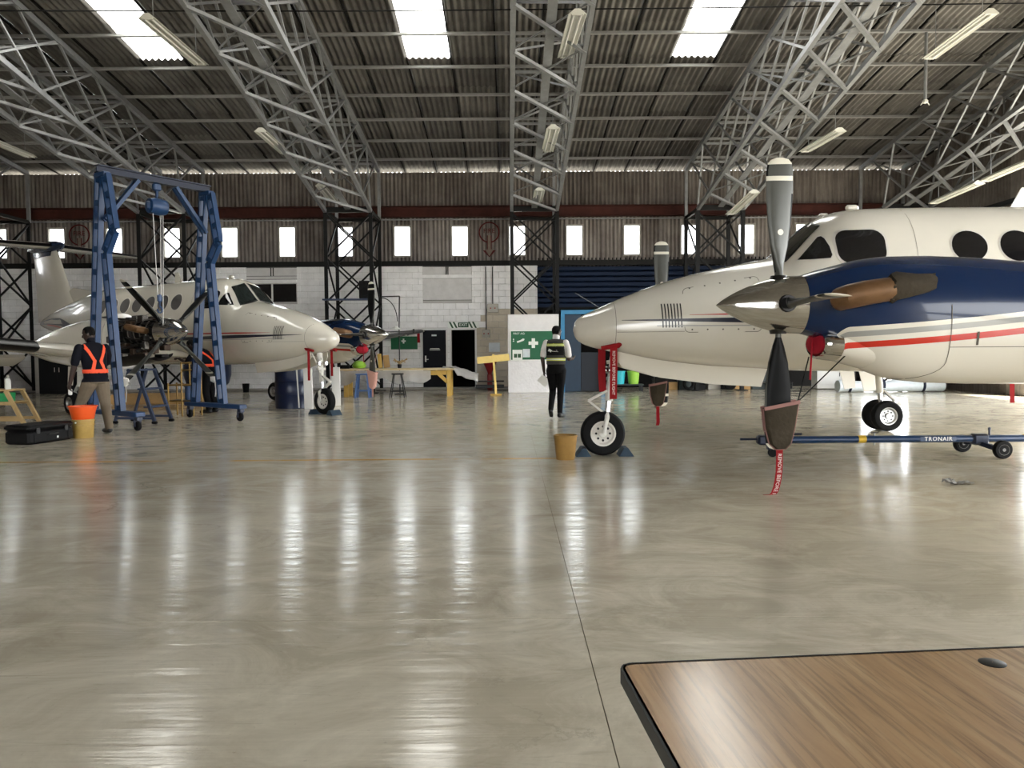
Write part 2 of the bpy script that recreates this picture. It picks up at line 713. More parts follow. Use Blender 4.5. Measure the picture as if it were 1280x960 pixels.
# ledge along the base of the wall
MB().bbox((-9.9, YB - .24, .04), (XWE - XL - .6, .42, .08), .02).build('wall_ledge', MATS['concrete_grey'], wall)

# upper corrugated wall
ww0, ww1, wz0, wz1 = -.26, .26, 4.345, 5.28
WX = [-3.42 + 1.862 * k for k in range(-9, 9)]
up = bpy.data.objects.new('wall_upper', None)
COL.objects.link(up)
tag(up, 'weathered corrugated wall sheeting with a row of small windows', None, kind='structure')
WROT = (PI / 2, 0, 0)
cache = {}


def wsheet(x, z, wd, ht):
    k = (round(wd, 3), round(ht, 3))
    if k not in cache:
        cache[k] = corr(wd, ht, pitch=.128, amp=.02, seg=8).mesh('wall_sheet', MATS['wall_sheet'], 60)
    inst(cache[k], 'wall_sheet', up, (x, YB + .12, z), WROT)


gapw = (1.862 - .52) / 2
for i, xc in enumerate(WX):
    if xc > XR:
        continue
    wsheet(xc - .26, 3.95, .52, wz0 - 3.95)
    wsheet(xc - .26, wz1, .52, 5.75 - wz1)
    for q in range(2):
        if xc + .26 + q * gapw < XR:
            wsheet(xc + .25 + q * gapw, 3.95, gapw + .03, 1.8)
x = XL
while x < XR:
    wsheet(x, 5.7, .93, roofz(YB) + .042 - 5.7)
    x += .9
for i, xc in enumerate(WX):
    if xc > XR - .5:
        continue
    fr = MB()
    for dx in (-.27, .27):
        fr.box((xc + dx, YB + .12, (wz0 + wz1) / 2), (.05, .1, wz1 - wz0 + .1))
    for zz in (wz0 - .02, wz1 + .02):
        fr.box((xc, YB + .12, zz), (.5, .1, .05))
    wo = fr.build('window_%d' % (i + 1), MATS['concrete_grey'], sharp=None)
    tag(wo, 'small upright window in the corrugated wall', None, 'windows in the corrugated wall', 'structure')
    MB().box((xc, YB + .13, (wz0 + wz1) / 2), (.5, .008, wz1 - wz0)).build('pane', MATS['window_glass'], wo, None)
# rails
t1 = MB().box(((XL + XR) / 2, YB - .02, 4.07), (XR - XL, .22, .16)).build('trim_1', MATS['dado_black'], sharp=None)
tag(t1, 'dark rail on top of the block wall', None, kind='structure')
t2 = MB()
t2.box(((XL + XR) / 2, YB - .08, 5.56), (XR - XL, .2, .02)).box(((XL + XR) / 2, YB - .08, 5.89), (XR - XL, .2, .02)).box(((XL + XR) / 2, YB - .04, 5.725), (XR - XL, .03, .33))
t2 = t2.build('trim_2', MATS['rust_girder'], sharp=None)
tag(t2, 'rust-brown steel girder across the corrugated wall', None, kind='structure')
t3 = MB().tube([(XL, YB - .16, 5.46), (XR, YB - .16, 5.46)], .02).build('trim_3', MATS['galv_steel'])
tag(t3, 'thin grey conduit under the rust-brown girder', None, kind='structure')

# blue-sheeted store front to the right of the block wall
mat('blue_sheet', srgb(9, 27, 52), .65, .0, var=.3, vscale=3)
mat('light_blue_paint', srgb(52, 126, 170), .5, var=.15, vscale=4)
mat('mid_blue_paint', srgb(24, 48, 68), .5, var=.2, vscale=4)
sb = bpy.data.objects.new('wall_store', None)
COL.objects.link(sb)
tag(sb, 'dark blue sheeted store front beside the block wall', None, kind='structure')
for k in range(8):
    z = 2.62 + k * .17
    MB().prism([(YB + .1, z), (YB + .02, z + .03), (YB + .02, z + .13), (YB + .1, z + .165)], XWE, XR, 'YZ').build('blue_slat', MATS['blue_sheet'], sb, None)
MB().box(((XWE + XR) / 2, YB + .16, 3.4), (XR - XWE, .06, 1.7)).box(((XWE + XR) / 2, YB + 3.0, 1.3), (XR - XWE, .1, 3)).box(((XWE + XR) / 2, YB + 1.5, 2.62), (XR - XWE, 3, .06)).box((XWE, YB + 1.5, 1.3), (.1, 3, 2.7)).build('store_room', MATS['dark_room'], sb, None)

# gable walls and front wall
gw = bpy.data.objects.new('wall_right', None)
COL.objects.link(gw)
tag(gw, 'corrugated gable wall with an open hangar doorway', None, kind='structure')


def gable_sheets(parent, x, ya, yb, z0f, merge=True):
    mb = MB()
    y = ya
    while y < yb:
        y2 = min(y + .9, yb)
        n = 32
        lo, hi = [], []
        for i in range(n + 1):
            yy = y + (y2 + .0 - y) * i / n
            xx = x + .02 * math.cos(2 * PI * yy / .128)
            lo.append(Vector((xx, yy, z0f(yy))))
            hi.append(Vector((xx, yy, max(roofz(yy) + .1, z0f(yy) + .01))))
        s = MB().loft([lo, hi], closed=False)
        if not merge:
            s.build('wall_sheet', MATS['wall_sheet'], parent, 60)
        else:
            mb.add(s.v, s.f)
        y = y2
    if merge:
        mb.build('wall_sheeting', MATS['wall_sheet'], parent, 60)


DOOR_Y = 19.2
gable_sheets(gw, XR + .1, DOOR_Y, YB + .1, lambda y: 0.0, merge=False)
gable_sheets(gw, XR + .1, YF, DOOR_Y, lambda y: 5.9)
for z in (3.2, 5.0):
    MB().box((XR + .02, (DOOR_Y + YB) / 2, z), (.1, YB - DOOR_Y, .12)).build('wall_rail', MATS['black_steel'], gw, None)
MB().bar((XR, DOOR_Y, 3.3), (XR, YB, 4.9), .06, .06).build('wall_brace', MATS['black_steel'], gw, None)
MB().bar((XR, DOOR_Y, 4.9), (XR, YB, 3.3), .06, .06).build('wall_brace', MATS['black_steel'], gw, None)
gl_ = bpy.data.objects.new('wall_left', None)
COL.objects.link(gl_)
tag(gl_, 'corrugated gable wall at the far end', None, kind='structure')
gable_sheets(gl_, XL - .1, YF, YB + .1, lambda y: 0.0)
wf = bpy.data.objects.new('wall_front', None)
COL.objects.link(wf)
tag(wf, 'front wall with wide open hangar doors', None, kind='structure')
c = corr(XR - XL, roofz(YF) - 5.4 + .1, pitch=.128, amp=.02, seg=4)
c.xf(Matrix.Translation((XL, YF, 5.4)) @ Matrix.Rotation(PI / 2, 4, 'X'))
c2 = corr(5.5, 5.5, pitch=.128, amp=.02, seg=4).xf(Matrix.Translation((XL, YF, 0)) @ Matrix.Rotation(PI / 2, 4, 'X'))
c3 = corr(15.0, 5.5, pitch=.128, amp=.02, seg=4).xf(Matrix.Translation((XR - 15, YF, 0)) @ Matrix.Rotation(PI / 2, 4, 'X'))
c.add(c2.v, c2.f)
c.add(c3.v, c3.f)
c.build('wall_sheeting', MATS['wall_sheet'], wf, 60)
# ---------------------------------------------------------------- roof trusses
TRX = [.8 + 5.55 * k for k in (-3, -2, -1, 0, 1, 2)]
TW = .675
YC0, YC1 = 23.1, 24.62
botz = lambda y: 5.43 + .175 * (YC0 - y)
topz = lambda y: roofz(y) - .08


def truss_parts():
    """members of one truss around X = 0: (name, MB, material, level)"""
    out = []
    add = lambda nm, mb, m='galv_steel': out.append((nm, mb, m))
    nodes = [y for y in PURY if y > YR + .3]          # purlin nodes, far to near
    yend = nodes[-1]
    for sx in (-TW, TW):
        add('top_chord', MB().bar((sx, YC1, topz(YC1)), (sx, yend, topz(yend)), .10, .12))
        add('bottom_chord', MB().bar((sx, YC0, botz(YC0)), (sx, yend, botz(yend)), .09, .11))
        add('knee_post', MB().bar((sx, YC1, 5.4), (sx, YC1, topz(YC1)), .09, .09))
    add('centre_chord', MB().bar((0, YC0, botz(YC0) + .06), (0, yend, botz(yend) + .06), .17, .03))
    # bottom panel points sit between the purlins
    bn = [YC0] + [(nodes[i] + nodes[i + 1]) / 2 for i in range(1, len(nodes) - 1)]
    tn = [YC1] + nodes
    for sx in (-TW, TW):
        for i, y in enumerate(bn):
            for j in (-1, 0, 1, 2):
                k = i + j + (1 if i else 0)
                if j in (-1, 2) and 0 <= k < len(tn) and (i % 1 == 0):
                    add('side_brace', MB().bar((sx, y, botz(y)), (sx, tn[k], topz(tn[k])), .045, .045))
    for i, y in enumerate(bn):
        if i + 1 < len(bn):
            y2 = bn[i + 1]
            add('bottom_strut', MB().bar((-TW, y2, botz(y2) - .03), (TW, y, botz(y) - .03), .075, .06))
            add('bottom_rod', MB().tube([(-TW, y2, botz(y2) + .03), (TW, bn[min(i + 2, len(bn) - 1)], botz(bn[min(i + 2, len(bn) - 1)]) + .03)], .018, 6))
    for i, y in enumerate(tn[1:]):
        add('top_strut', MB().bar((-TW, y, topz(y) - .02), (TW, y, topz(y) - .02), .06, .06))
        if i + 2 < len(tn):
            y2 = tn[i + 2]
            s = 1 if i % 2 else -1
            add('cross_brace', MB().bar((s * TW, y, topz(y) - .05), (-s * TW, bn[min(i + 1, len(bn) - 1)], botz(bn[min(i + 1, len(bn) - 1)])), .04, .04))
    # column, painted black
    B = 'black_steel'
    for sx in (-TW, TW):
        for y in (YC0, YC1):
            add('column_leg', MB().angle((sx, y, 0), (sx, y, 5.43), .11, .02), B)
    lv = [0.15, 1.45, 2.75, 4.05, 5.35]
    for sx in (-TW, TW):
        add('column_cap', MB().bar((sx, YC0, 5.42), (sx, YC1, 5.42), .08, .1), B)
    add('column_cap', MB().bar((-TW, YC1, 5.42), (TW, YC1, 5.42), .08, .1), B)
    add('knee_plate', MB().bar((-TW, YC0, 5.47), (TW, YC0, 5.47), .06, .16), B)
    for y in (YC0, YC1):
        for a, b_ in zip(lv, lv[1:]):
            add('column_brace', MB().bar((-TW, y, a), (TW, y, b_), .05, .05), B)
            add('column_brace', MB().bar((TW, y, a), (-TW, y, b_), .05, .05), B)
    for sx in (-TW, TW):
        for i, (a, b_) in enumerate(zip(lv, lv[1:])):
            ya, yb = (YC0, YC1) if i % 2 else (YC1, YC0)
            add('column_brace', MB().bar((sx, ya, a), (sx, yb, b_), .045, .045), B)
    for sx in (-TW, TW):
        for y in (YC0, YC1):
            add('base_plate', MB().bbox((sx, y, .012), (.3, .3, .024), .004), B)
    return out


TL = ['roof truss on a lattice column behind the tail fin of the parked aircraft',
      'roof truss on a lattice column behind the blue engine hoist',
      'roof truss on a lattice column carrying a black box above the workbench',
      'roof truss on a lattice column behind the first aid board',
      'roof truss on a lattice column behind the nose section of the blue-engined aircraft',
      'roof truss on a lattice column next to the gable wall']
tp = truss_parts()
tm = [(nm, mb.mesh(nm, MATS[m], None)) for nm, mb, m in tp]
for X, lab in zip(TRX, TL):
    t = thing('roof_truss', 'grey steel ' + lab, 'truss', (X, 0, 0), 0, 'lattice roof trusses')
    for nm, me in tm:
        inst(me, nm, t)
# ---------------------------------------------------------------- twin turboprop aircraft
mat('aircraft_white', srgb(212, 207, 194), .22, coat=.6, var=.04, vscale=2)
mat('aircraft_blue', srgb(13, 34, 66), .22, coat=.8)
mat('aircraft_navy', srgb(10, 15, 36), .3)
mat('aircraft_red', srgb(168, 40, 28), .35)
mat('aircraft_grey', srgb(150, 150, 146), .4)
mat('chrome', srgb(205, 203, 198), .1, 1.0)
mat('dark_glass', srgb(12, 13, 17), .05, coat=.5)
mat('windscreen_glass', srgb(30, 36, 35), .05, coat=.6)
mat('cabin_blind', srgb(84, 82, 80), .35, coat=.3)
mat('window_rim', srgb(196, 192, 184), .4)
mat('black_boot', srgb(9, 9, 10), .3)
mat('panel_line', srgb(92, 88, 80), .7)
mat('rubber', srgb(11, 11, 12), .75, bump=.2, bscale=30)
mat('wheel_white', srgb(212, 208, 200), .45, var=.15, vscale=8)
mat('wheel_silver', srgb(170, 170, 168), .3, .7)
mat('gear_white', srgb(206, 204, 196), .4, var=.12, vscale=6)
mat('oleo', srgb(190, 190, 190), .15, 1.0)
mat('exhaust_tan', srgb(124, 92, 62), .42, .4, var=.3, vscale=7)
mat('canvas_brown', srgb(58, 51, 40), .9, var=.25, vscale=9, bump=.4, bscale=25)
mat('canvas_trim', srgb(140, 104, 98), .85)
mat('ribbon_red', srgb(138, 16, 22), .7, var=.12, vscale=8)
mat('ribbon_text', srgb(226, 214, 206), .7)
mat('plug_red', srgb(178, 30, 48), .75, var=.25, vscale=14)
mat('cord_black', srgb(12, 12, 13), .8)
mat('blade_grey', srgb(76, 77, 72), .4, .2, var=.12, vscale=4)
mat('blade_black', srgb(7, 8, 9), .5, spec=.15)
mat('blade_white', srgb(222, 218, 202), .5)
mat('engine_dark', srgb(26, 23, 21), .5, .5, var=.5, vscale=12)
mat('engine_steel', srgb(84, 80, 75), .4, .8, var=.35, vscale=9)
mat('engine_brown', srgb(70, 52, 38), .5, .4, var=.4, vscale=9)
mat('cloth_white', srgb(226, 224, 218), .9)


def pchip(xs, ys):
    n = len(xs)
    h = [xs[i + 1] - xs[i] for i in range(n - 1)]
    d = [(ys[i + 1] - ys[i]) / h[i] for i in range(n - 1)]
    m = [d[0]] + [0 if d[i - 1] * d[i] <= 0 else 2 * d[i - 1] * d[i] / (d[i - 1] + d[i]) for i in range(1, n - 1)] + [d[-1]]

    def f(x):
        if x <= xs[0]:
            return ys[0]
        if x >= xs[-1]:
            return ys[-1]
        i = max(k for k in range(n - 1) if xs[k] <= x)
        t = (x - xs[i]) / h[i]
        t2, t3 = t * t, t * t * t
        return (2 * t3 - 3 * t2 + 1) * ys[i] + (t3 - 2 * t2 + t) * h[i] * m[i] + (-2 * t3 + 3 * t2) * ys[i + 1] + (t3 - t2) * h[i] * m[i + 1]
    return f


class Body:
    """lofted hull; table rows: x, top, bottom, half width, exponent, height of the widest line (0..1)"""

    def __init__(s, rows, yc=0.0):
        xs = [r[0] for r in rows]
        s.x0, s.x1, s.yc = xs[0], xs[-1], yc
        s.zt, s.zb, s.hw, s.n, s.k = (pchip(xs, [r[i] for r in rows]) for i in range(1, 6))
        s.rows = rows

    def par(s, x):
        zt, zb = s.zt(x), s.zb(x)
        zm = zb + (zt - zb) * s.k(x)
        return zt, zb, zm, s.hw(x), s.n(x)

    def y(s, x, z):
        zt, zb, zm, hw, n = s.par(x)
        hz = (zt - zm) if z > zm else (zm - zb)
        q = min(1, abs(z - zm) / max(hz, 1e-6))
        return hw * (1 - q ** n) ** (1 / n)

    def inside(s, x, y, z):
        zt, zb, zm, hw, n = s.par(x)
        hz = (zt - zm) if z > zm else (zm - zb)
        return (abs(y) / hw) ** n + (abs(z - zm) / max(hz, 1e-6)) ** n - 1

    def x_at(s, y, z, a, b):
        for _ in range(40):
            m = (a + b) / 2
            if s.inside(m, y, z) > 0:
                a = m
            else:
                b = m
        return (a + b) / 2

    def ring(s, x, n=40):
        zt, zb, zm, hw, e = s.par(x)
        out = []
        for k in range(n):
            t = 2 * PI * k / n
            c, q = math.cos(t), math.sin(t)
            y = hw * math.copysign(abs(c) ** (2 / e), c)
            z = zm + (zt - zm if q > 0 else zm - zb) * math.copysign(abs(q) ** (2 / e), q)
            out.append(Vector((x, s.yc + y, z)))
        return out

    def hull(s, xs, n=40, mi=0):
        return MB().loft([s.ring(x, n) for x in xs], cap=True, mi=mi)

    def patch(s, outline, side, off=.005, rings=4):
        """outline: list of (x, z); draped on the hull side as a fan of rings"""
        cx = sum(p[0] for p in outline) / len(outline)
        cz = sum(p[1] for p in outline) / len(outline)
        mb = MB()
        rr = []
        for q in range(1, rings + 1):
            f = q / rings
            rr.append([(cx + (x - cx) * f, cz + (z - cz) * f) for x, z in outline])
        P = lambda x, z: Vector((x, s.yc + side * (s.y(x, z) + off), z))
        n = len(outline)
        vs = [P(cx, cz)] + [P(x, z) for r in rr for x, z in r]
        fs = [(0, 1 + i, 1 + (i + 1) % n) for i in range(n)]
        for q in range(rings - 1):
            for i in range(n):
                a, b = 1 + q * n + i, 1 + q * n + (i + 1) % n
                fs.append((a, b, b + n, a + n))
        # thin rim back to the hull
        o = len(vs)
        vs += [Vector((x, s.yc + side * (s.y(x, z) - .01), z)) for x, z in outline]
        b0 = 1 + (rings - 1) * n
        fs += [(b0 + i, b0 + (i + 1) % n, o + (i + 1) % n, o + i) for i in range(n)]
        return mb.add(vs, fs)

    def strip(s, pts, side, wd, off=.003):
        """painted or recessed line along (x, z) points; wd may be a list"""
        if not hasattr(wd, '__len__'):
            wd = [wd] * len(pts)
        up_, lo = [], []
        for i, (x, z) in enumerate(pts):
            a = pts[max(0, i - 1)]
            b = pts[min(len(pts) - 1, i + 1)]
            dx, dz = b[0] - a[0], b[1] - a[1]
            L = math.hypot(dx, dz) or 1
            nx, nz = -dz / L * wd[i] / 2, dx / L * wd[i] / 2
            for lst, sg in ((up_, 1), (lo, -1)):
                X, Z = x + sg * nx, z + sg * nz
                lst.append(Vector((X, s.yc + side * (s.y(X, Z) + off), Z)))
        return MB().loft([up_, lo], closed=False)


def rrect(x0, x1, z0, z1, r, n=5):
    out = []
    for cx, cz, a0 in ((x1 - r, z1 - r, 0), (x0 + r, z1 - r, 90), (x0 + r, z0 + r, 180), (x1 - r, z0 + r, 270)):
        for i in range(n + 1):
            a = R(a0 + 90 * i / n)
            out.append((cx + r * math.cos(a), cz + r * math.sin(a)))
    return out


def oval(cx, cz, a, b, n=28):
    return [(cx + a * math.cos(2 * PI * i / n), cz + b * math.sin(2 * PI * i / n)) for i in range(n)]


def scaled(o, f):
    cx = sum(p[0] for p in o) / len(o)
    cz = sum(p[1] for p in o) / len(o)
    return [(cx + (x - cx) * f, cz + (z - cz) * f) for x, z in o]


def lin(a, b, n):
    return [a + (b - a) * i / n for i in range(n + 1)]


FUS = Body([
    (0.000, 1.53, 1.49, .02, 2.0, .5), (.02, 1.60, 1.425, .10, 2.0, .5), (.06, 1.65, 1.375, .16, 2.0, .5), (.15, 1.70, 1.325, .235, 2.0, .5),
    (.28, 1.755, 1.285, .31, 2.05, .5), (.50, 1.855, 1.235, .41, 2.1, .48), (.83, 1.985, 1.16, .51, 2.15, .47), (1.10, 2.075, 1.115, .575, 2.2, .46),
    (1.60, 2.20, 1.06, .665, 2.25, .46), (2.10, 2.30, 1.03, .73, 2.3, .45), (2.33, 2.345, 1.015, .755, 2.3, .45), (2.42, 2.41, 1.012, .765, 2.3, .45),
    (2.60, 2.575, 1.008, .775, 2.3, .44), (2.85, 2.785, 1.0, .785, 2.3, .43), (3.05, 2.865, .995, .79, 2.35, .43), (3.30, 2.90, .99, .79, 2.4, .43),
    (4.0, 2.915, .98, .79, 2.45, .43), (7.2, 2.915, .98, .79, 2.45, .43), (8.3, 2.90, 1.06, .75, 2.4, .43), (9.5, 2.76, 1.36, .58, 2.2, .45),
    (11.0, 2.50, 1.76, .32, 2.0, .5), (12.0, 2.26, 1.98, .12, 2.0, .5), (12.3, 2.16, 2.06, .03, 2.0, .5)])
EY = 2.55


def nac_rows(full=True):
    rows = [(1.74, 1.90, 1.40, .25, 2.0, .5), (1.85, 1.935, 1.37, .28, 2.05, .5), (2.0, 1.975, 1.30, .315, 2.1, .52), (2.2, 2.025, 1.14, .35, 2.2, .52),
            (2.45, 2.055, 1.02, .375, 2.3, .52), (2.8, 2.06, .97, .39, 2.3, .52), (3.7, 2.0, .95, .40, 2.3, .5), (4.8, 1.9, .97, .40, 2.3, .5),
            (5.8, 1.74, 1.06, .36, 2.2, .5), (6.9, 1.5, 1.22, .2, 2.0, .5), (7.3, 1.40, 1.31, .04, 2.0, .5)]
    return rows if full else [r for r in rows if r[0] >= 2.7]


def livery_material():
    """blue nacelle top over white, grey and red sweeping lines"""
    m = bpy.data.materials.new('nacelle_livery')
    m.use_nodes = True
    n, l = m.node_tree.nodes, m.node_tree.links
    b = n['Principled BSDF']
    b.inputs['Roughness'].default_value = .2
    b.inputs['Coat Weight'].default_value = .35
    b.inputs['Specular IOR Level'].default_value = .25
    b.inputs['Coat Roughness'].default_value = .04
    tc = n.new('ShaderNodeTexCoord')
    sx = n.new('ShaderNodeSeparateXYZ')
    l.new(tc.outputs['Object'], sx.inputs[0])

    def mt(op, a, b_):
        x = n.new('ShaderNodeMath')
        x.operation = op
        for i, c in enumerate((a, b_)):
            if isinstance(c, (int, float)):
                x.inputs[i].default_value = c
            else:
                l.new(c, x.inputs[i])
        return x.outputs[0]
    u = mt('SUBTRACT', sx.outputs['X'], 2.18)
    ng = mt('MINIMUM', mt('SUBTRACT', sx.outputs['X'], 2.06), 0)
    crv = mt('ADD', mt('MULTIPLY', u, .06), mt('MULTIPLY', mt('MULTIPLY', u, u), .02))
    d = mt('SUBTRACT', mt('SUBTRACT', sx.outputs['Z'], 1.455), crv)
    d = mt('ADD', d, mt('MULTIPLY', mt('MULTIPLY', ng, ng), 9.0))
    q = mt('ADD', mt('MULTIPLY', d, 2.0), .5)          # 0.25 m below .. above
    rp = n.new('ShaderNodeValToRGB')
    cr = rp.color_ramp
    cr.interpolation = 'CONSTANT'
    W, B, G, RD = srgb(212, 207, 194), srgb(13, 34, 66), srgb(150, 150, 146), srgb(186, 50, 36)
    stops = [(0, W), (.5 - .36, RD), (.5 - .26, W), (.5 - .17, G), (.5 - .08, W), (.5, B)]
    while len(cr.elements) < len(stops):
        cr.elements.new(.5)
    for e, (p, c) in zip(cr.elements, stops):
        e.position = p
        e.color = (*c, 1)
    l.new(q, rp.inputs[0])
    l.new(rp.outputs[0], b.inputs['Base Color'])
    MATS['livery'] = m


livery_material()


def blade_mb():
    st = [(.16, .045, .045), (.28, .05, .05), (.36, .10, .035), (.5, .165, .028), (.7, .212, .022), (.95, .234, .017), (1.15, .225, .012), (1.21, .20, .010), (1.24, .15, .008), (1.256, .06, .005)]
    rings = []
    n = 12
    for r_, c, t in st:
        tw = R(26) * (1 - r_ / 1.0) * .9
        rg = []
        for k in range(n):
            a = 2 * PI * k / n
            x = c / 2 * math.cos(a) + .0
            y = t * math.sin(a) * (1.0 if r_ < .33 else (1 + .35 * -math.cos(a)))
            rg.append(Vector((x * math.cos(tw) - y * math.sin(tw), x * math.sin(tw) + y * math.cos(tw), r_)))
        rings.append(rg)
    # refine along the blade so colour bands fall on edges
    out = []
    cuts = [1.06, 1.10, 1.2]
    for i in range(len(rings) - 1):
        out.append(rings[i])
        for cz in cuts:
            if rings[i][0].z < cz < rings[i + 1][0].z:
                f = (cz - rings[i][0].z) / (rings[i + 1][0].z - rings[i][0].z)
                out.append([p.lerp(q, f) for p, q in zip(rings[i], rings[i + 1])])
    out.append(rings[-1])
    mb = MB().loft(out, cap=True)
    mi = []
    for f in mb.f:
        c = sum((Vector(mb.v[i]) for i in f), Vector()) / len(f)
        nrm = (Vector(mb.v[f[1]]) - Vector(mb.v[f[0]])).cross(Vector(mb.v[f[2]]) - Vector(mb.v[f[1]]))
        nrm_y = c.y
        if c.z > 1.2 or 1.06 < c.z < 1.10:
            mi.append(2)
        else:
            mi.append(1 if nrm_y > 0 and c.z > .30 else 0)
    mb.m = mi
    tw = R(26) * (1 - .62) * .9
    dv, nv = Vector((math.cos(tw), math.sin(tw), 0)), Vector((math.sin(tw), -math.cos(tw), 0))
    disc = [nv * .0265 + dv * .026 * math.cos(2 * PI * k / 16) + Vector((0, 0, .62 + .026 * math.sin(2 * PI * k / 16))) for k in range(16)]
    base = [p - nv * .01 for p in disc]
    mb.loft([base, disc], cap=True, mi=2)
    return mb


BLADE = blade_mb().mesh('blade', [MATS['blade_grey'], MATS['blade_black'], MATS['blade_white']], 40)


def spinner_mb():
    prof = [(.002, 1.02)]
    for i in range(1, 15):
        t = i / 14
        prof.append((.25 * math.sin(t * PI / 2) ** .82, 1.02 + .70 * t))
    prof += [(.252, 1.735), (.24, 1.745)]
    return prof


def airfoil(c, t, n=9):
    """closed outline from trailing edge over the top: (u along chord 0..c, thickness)"""
    up_ = []
    for i in range(n + 1):
        u = .5 * (1 + math.cos(PI * i / n))
        yt = 5 * t * (.2969 * math.sqrt(u) - .1260 * u - .3516 * u * u + .2843 * u ** 3 - .1015 * u ** 4)
        up_.append((u * c, yt * c * 1.15))
    lo = [(u, -z * .75) for u, z in reversed(up_[1:-1])]
    return up_ + lo


def wing_mb(stations, mi_boot=None, vertical=False):
    """stations: (span, LE x, chord, z or y, thickness ratio)"""
    rings = []
    for s_, le, c, h, t in stations:
        rings.append([Vector((le + u, h + v if vertical else s_, s_ if vertical else h + v)) for u, v in airfoil(c, t)])
    return MB().loft(rings, cap=True)


def wheel(parent, c, rad, wd, rim_m, hub_r=.55, name='wheel'):
    """tyre with rim and hub; axle along Y"""
    c = Vector(c)
    h = wd / 2
    ty = MB().lathe([(rad * .56, -h * .8), (rad * .72, -h), (rad * .9, -h * .9), (rad * .98, -h * .55), (rad, -h * .2), (rad, h * .2), (rad * .98, h * .55), (rad * .9, h * .9), (rad * .72, h), (rad * .56, h * .8), (rad * .56, -h * .8)], 36, 'Y', c, cap=False)
    ty.build('tire', MATS['rubber'], parent)
    rm = MB()
    rm.lathe([(rad * .57, -h * .86), (rad * .5, -h * .82), (rad * .42, -h * .45), (rad * .2, -h * .4), (rad * .16, -h * .78), (rad * .02, -h * .8)], 28, 'Y', c, cap=False)
    rm.lathe([(rad * .57, h * .86), (rad * .5, h * .82), (rad * .42, h * .45), (rad * .2, h * .4), (rad * .16, h * .78), (rad * .02, h * .8)], 28, 'Y', c, cap=False)
    ro_ = rm.build('rim', rim_m, parent)
    hl = MB()
    for k in range(8):
        a = 2 * PI * k / 8
        for sg in (-1, 1):
            hl.lathe([(.001, sg * h * .52), (rad * .055, sg * h * .52), (rad * .055, sg * h * .40)], 8, 'Y', c + Vector((math.cos(a) * rad * .31, 0, math.sin(a) * rad * .31)), cap=False)
    hl.build('rim_hole', MATS['black_boot'], parent)


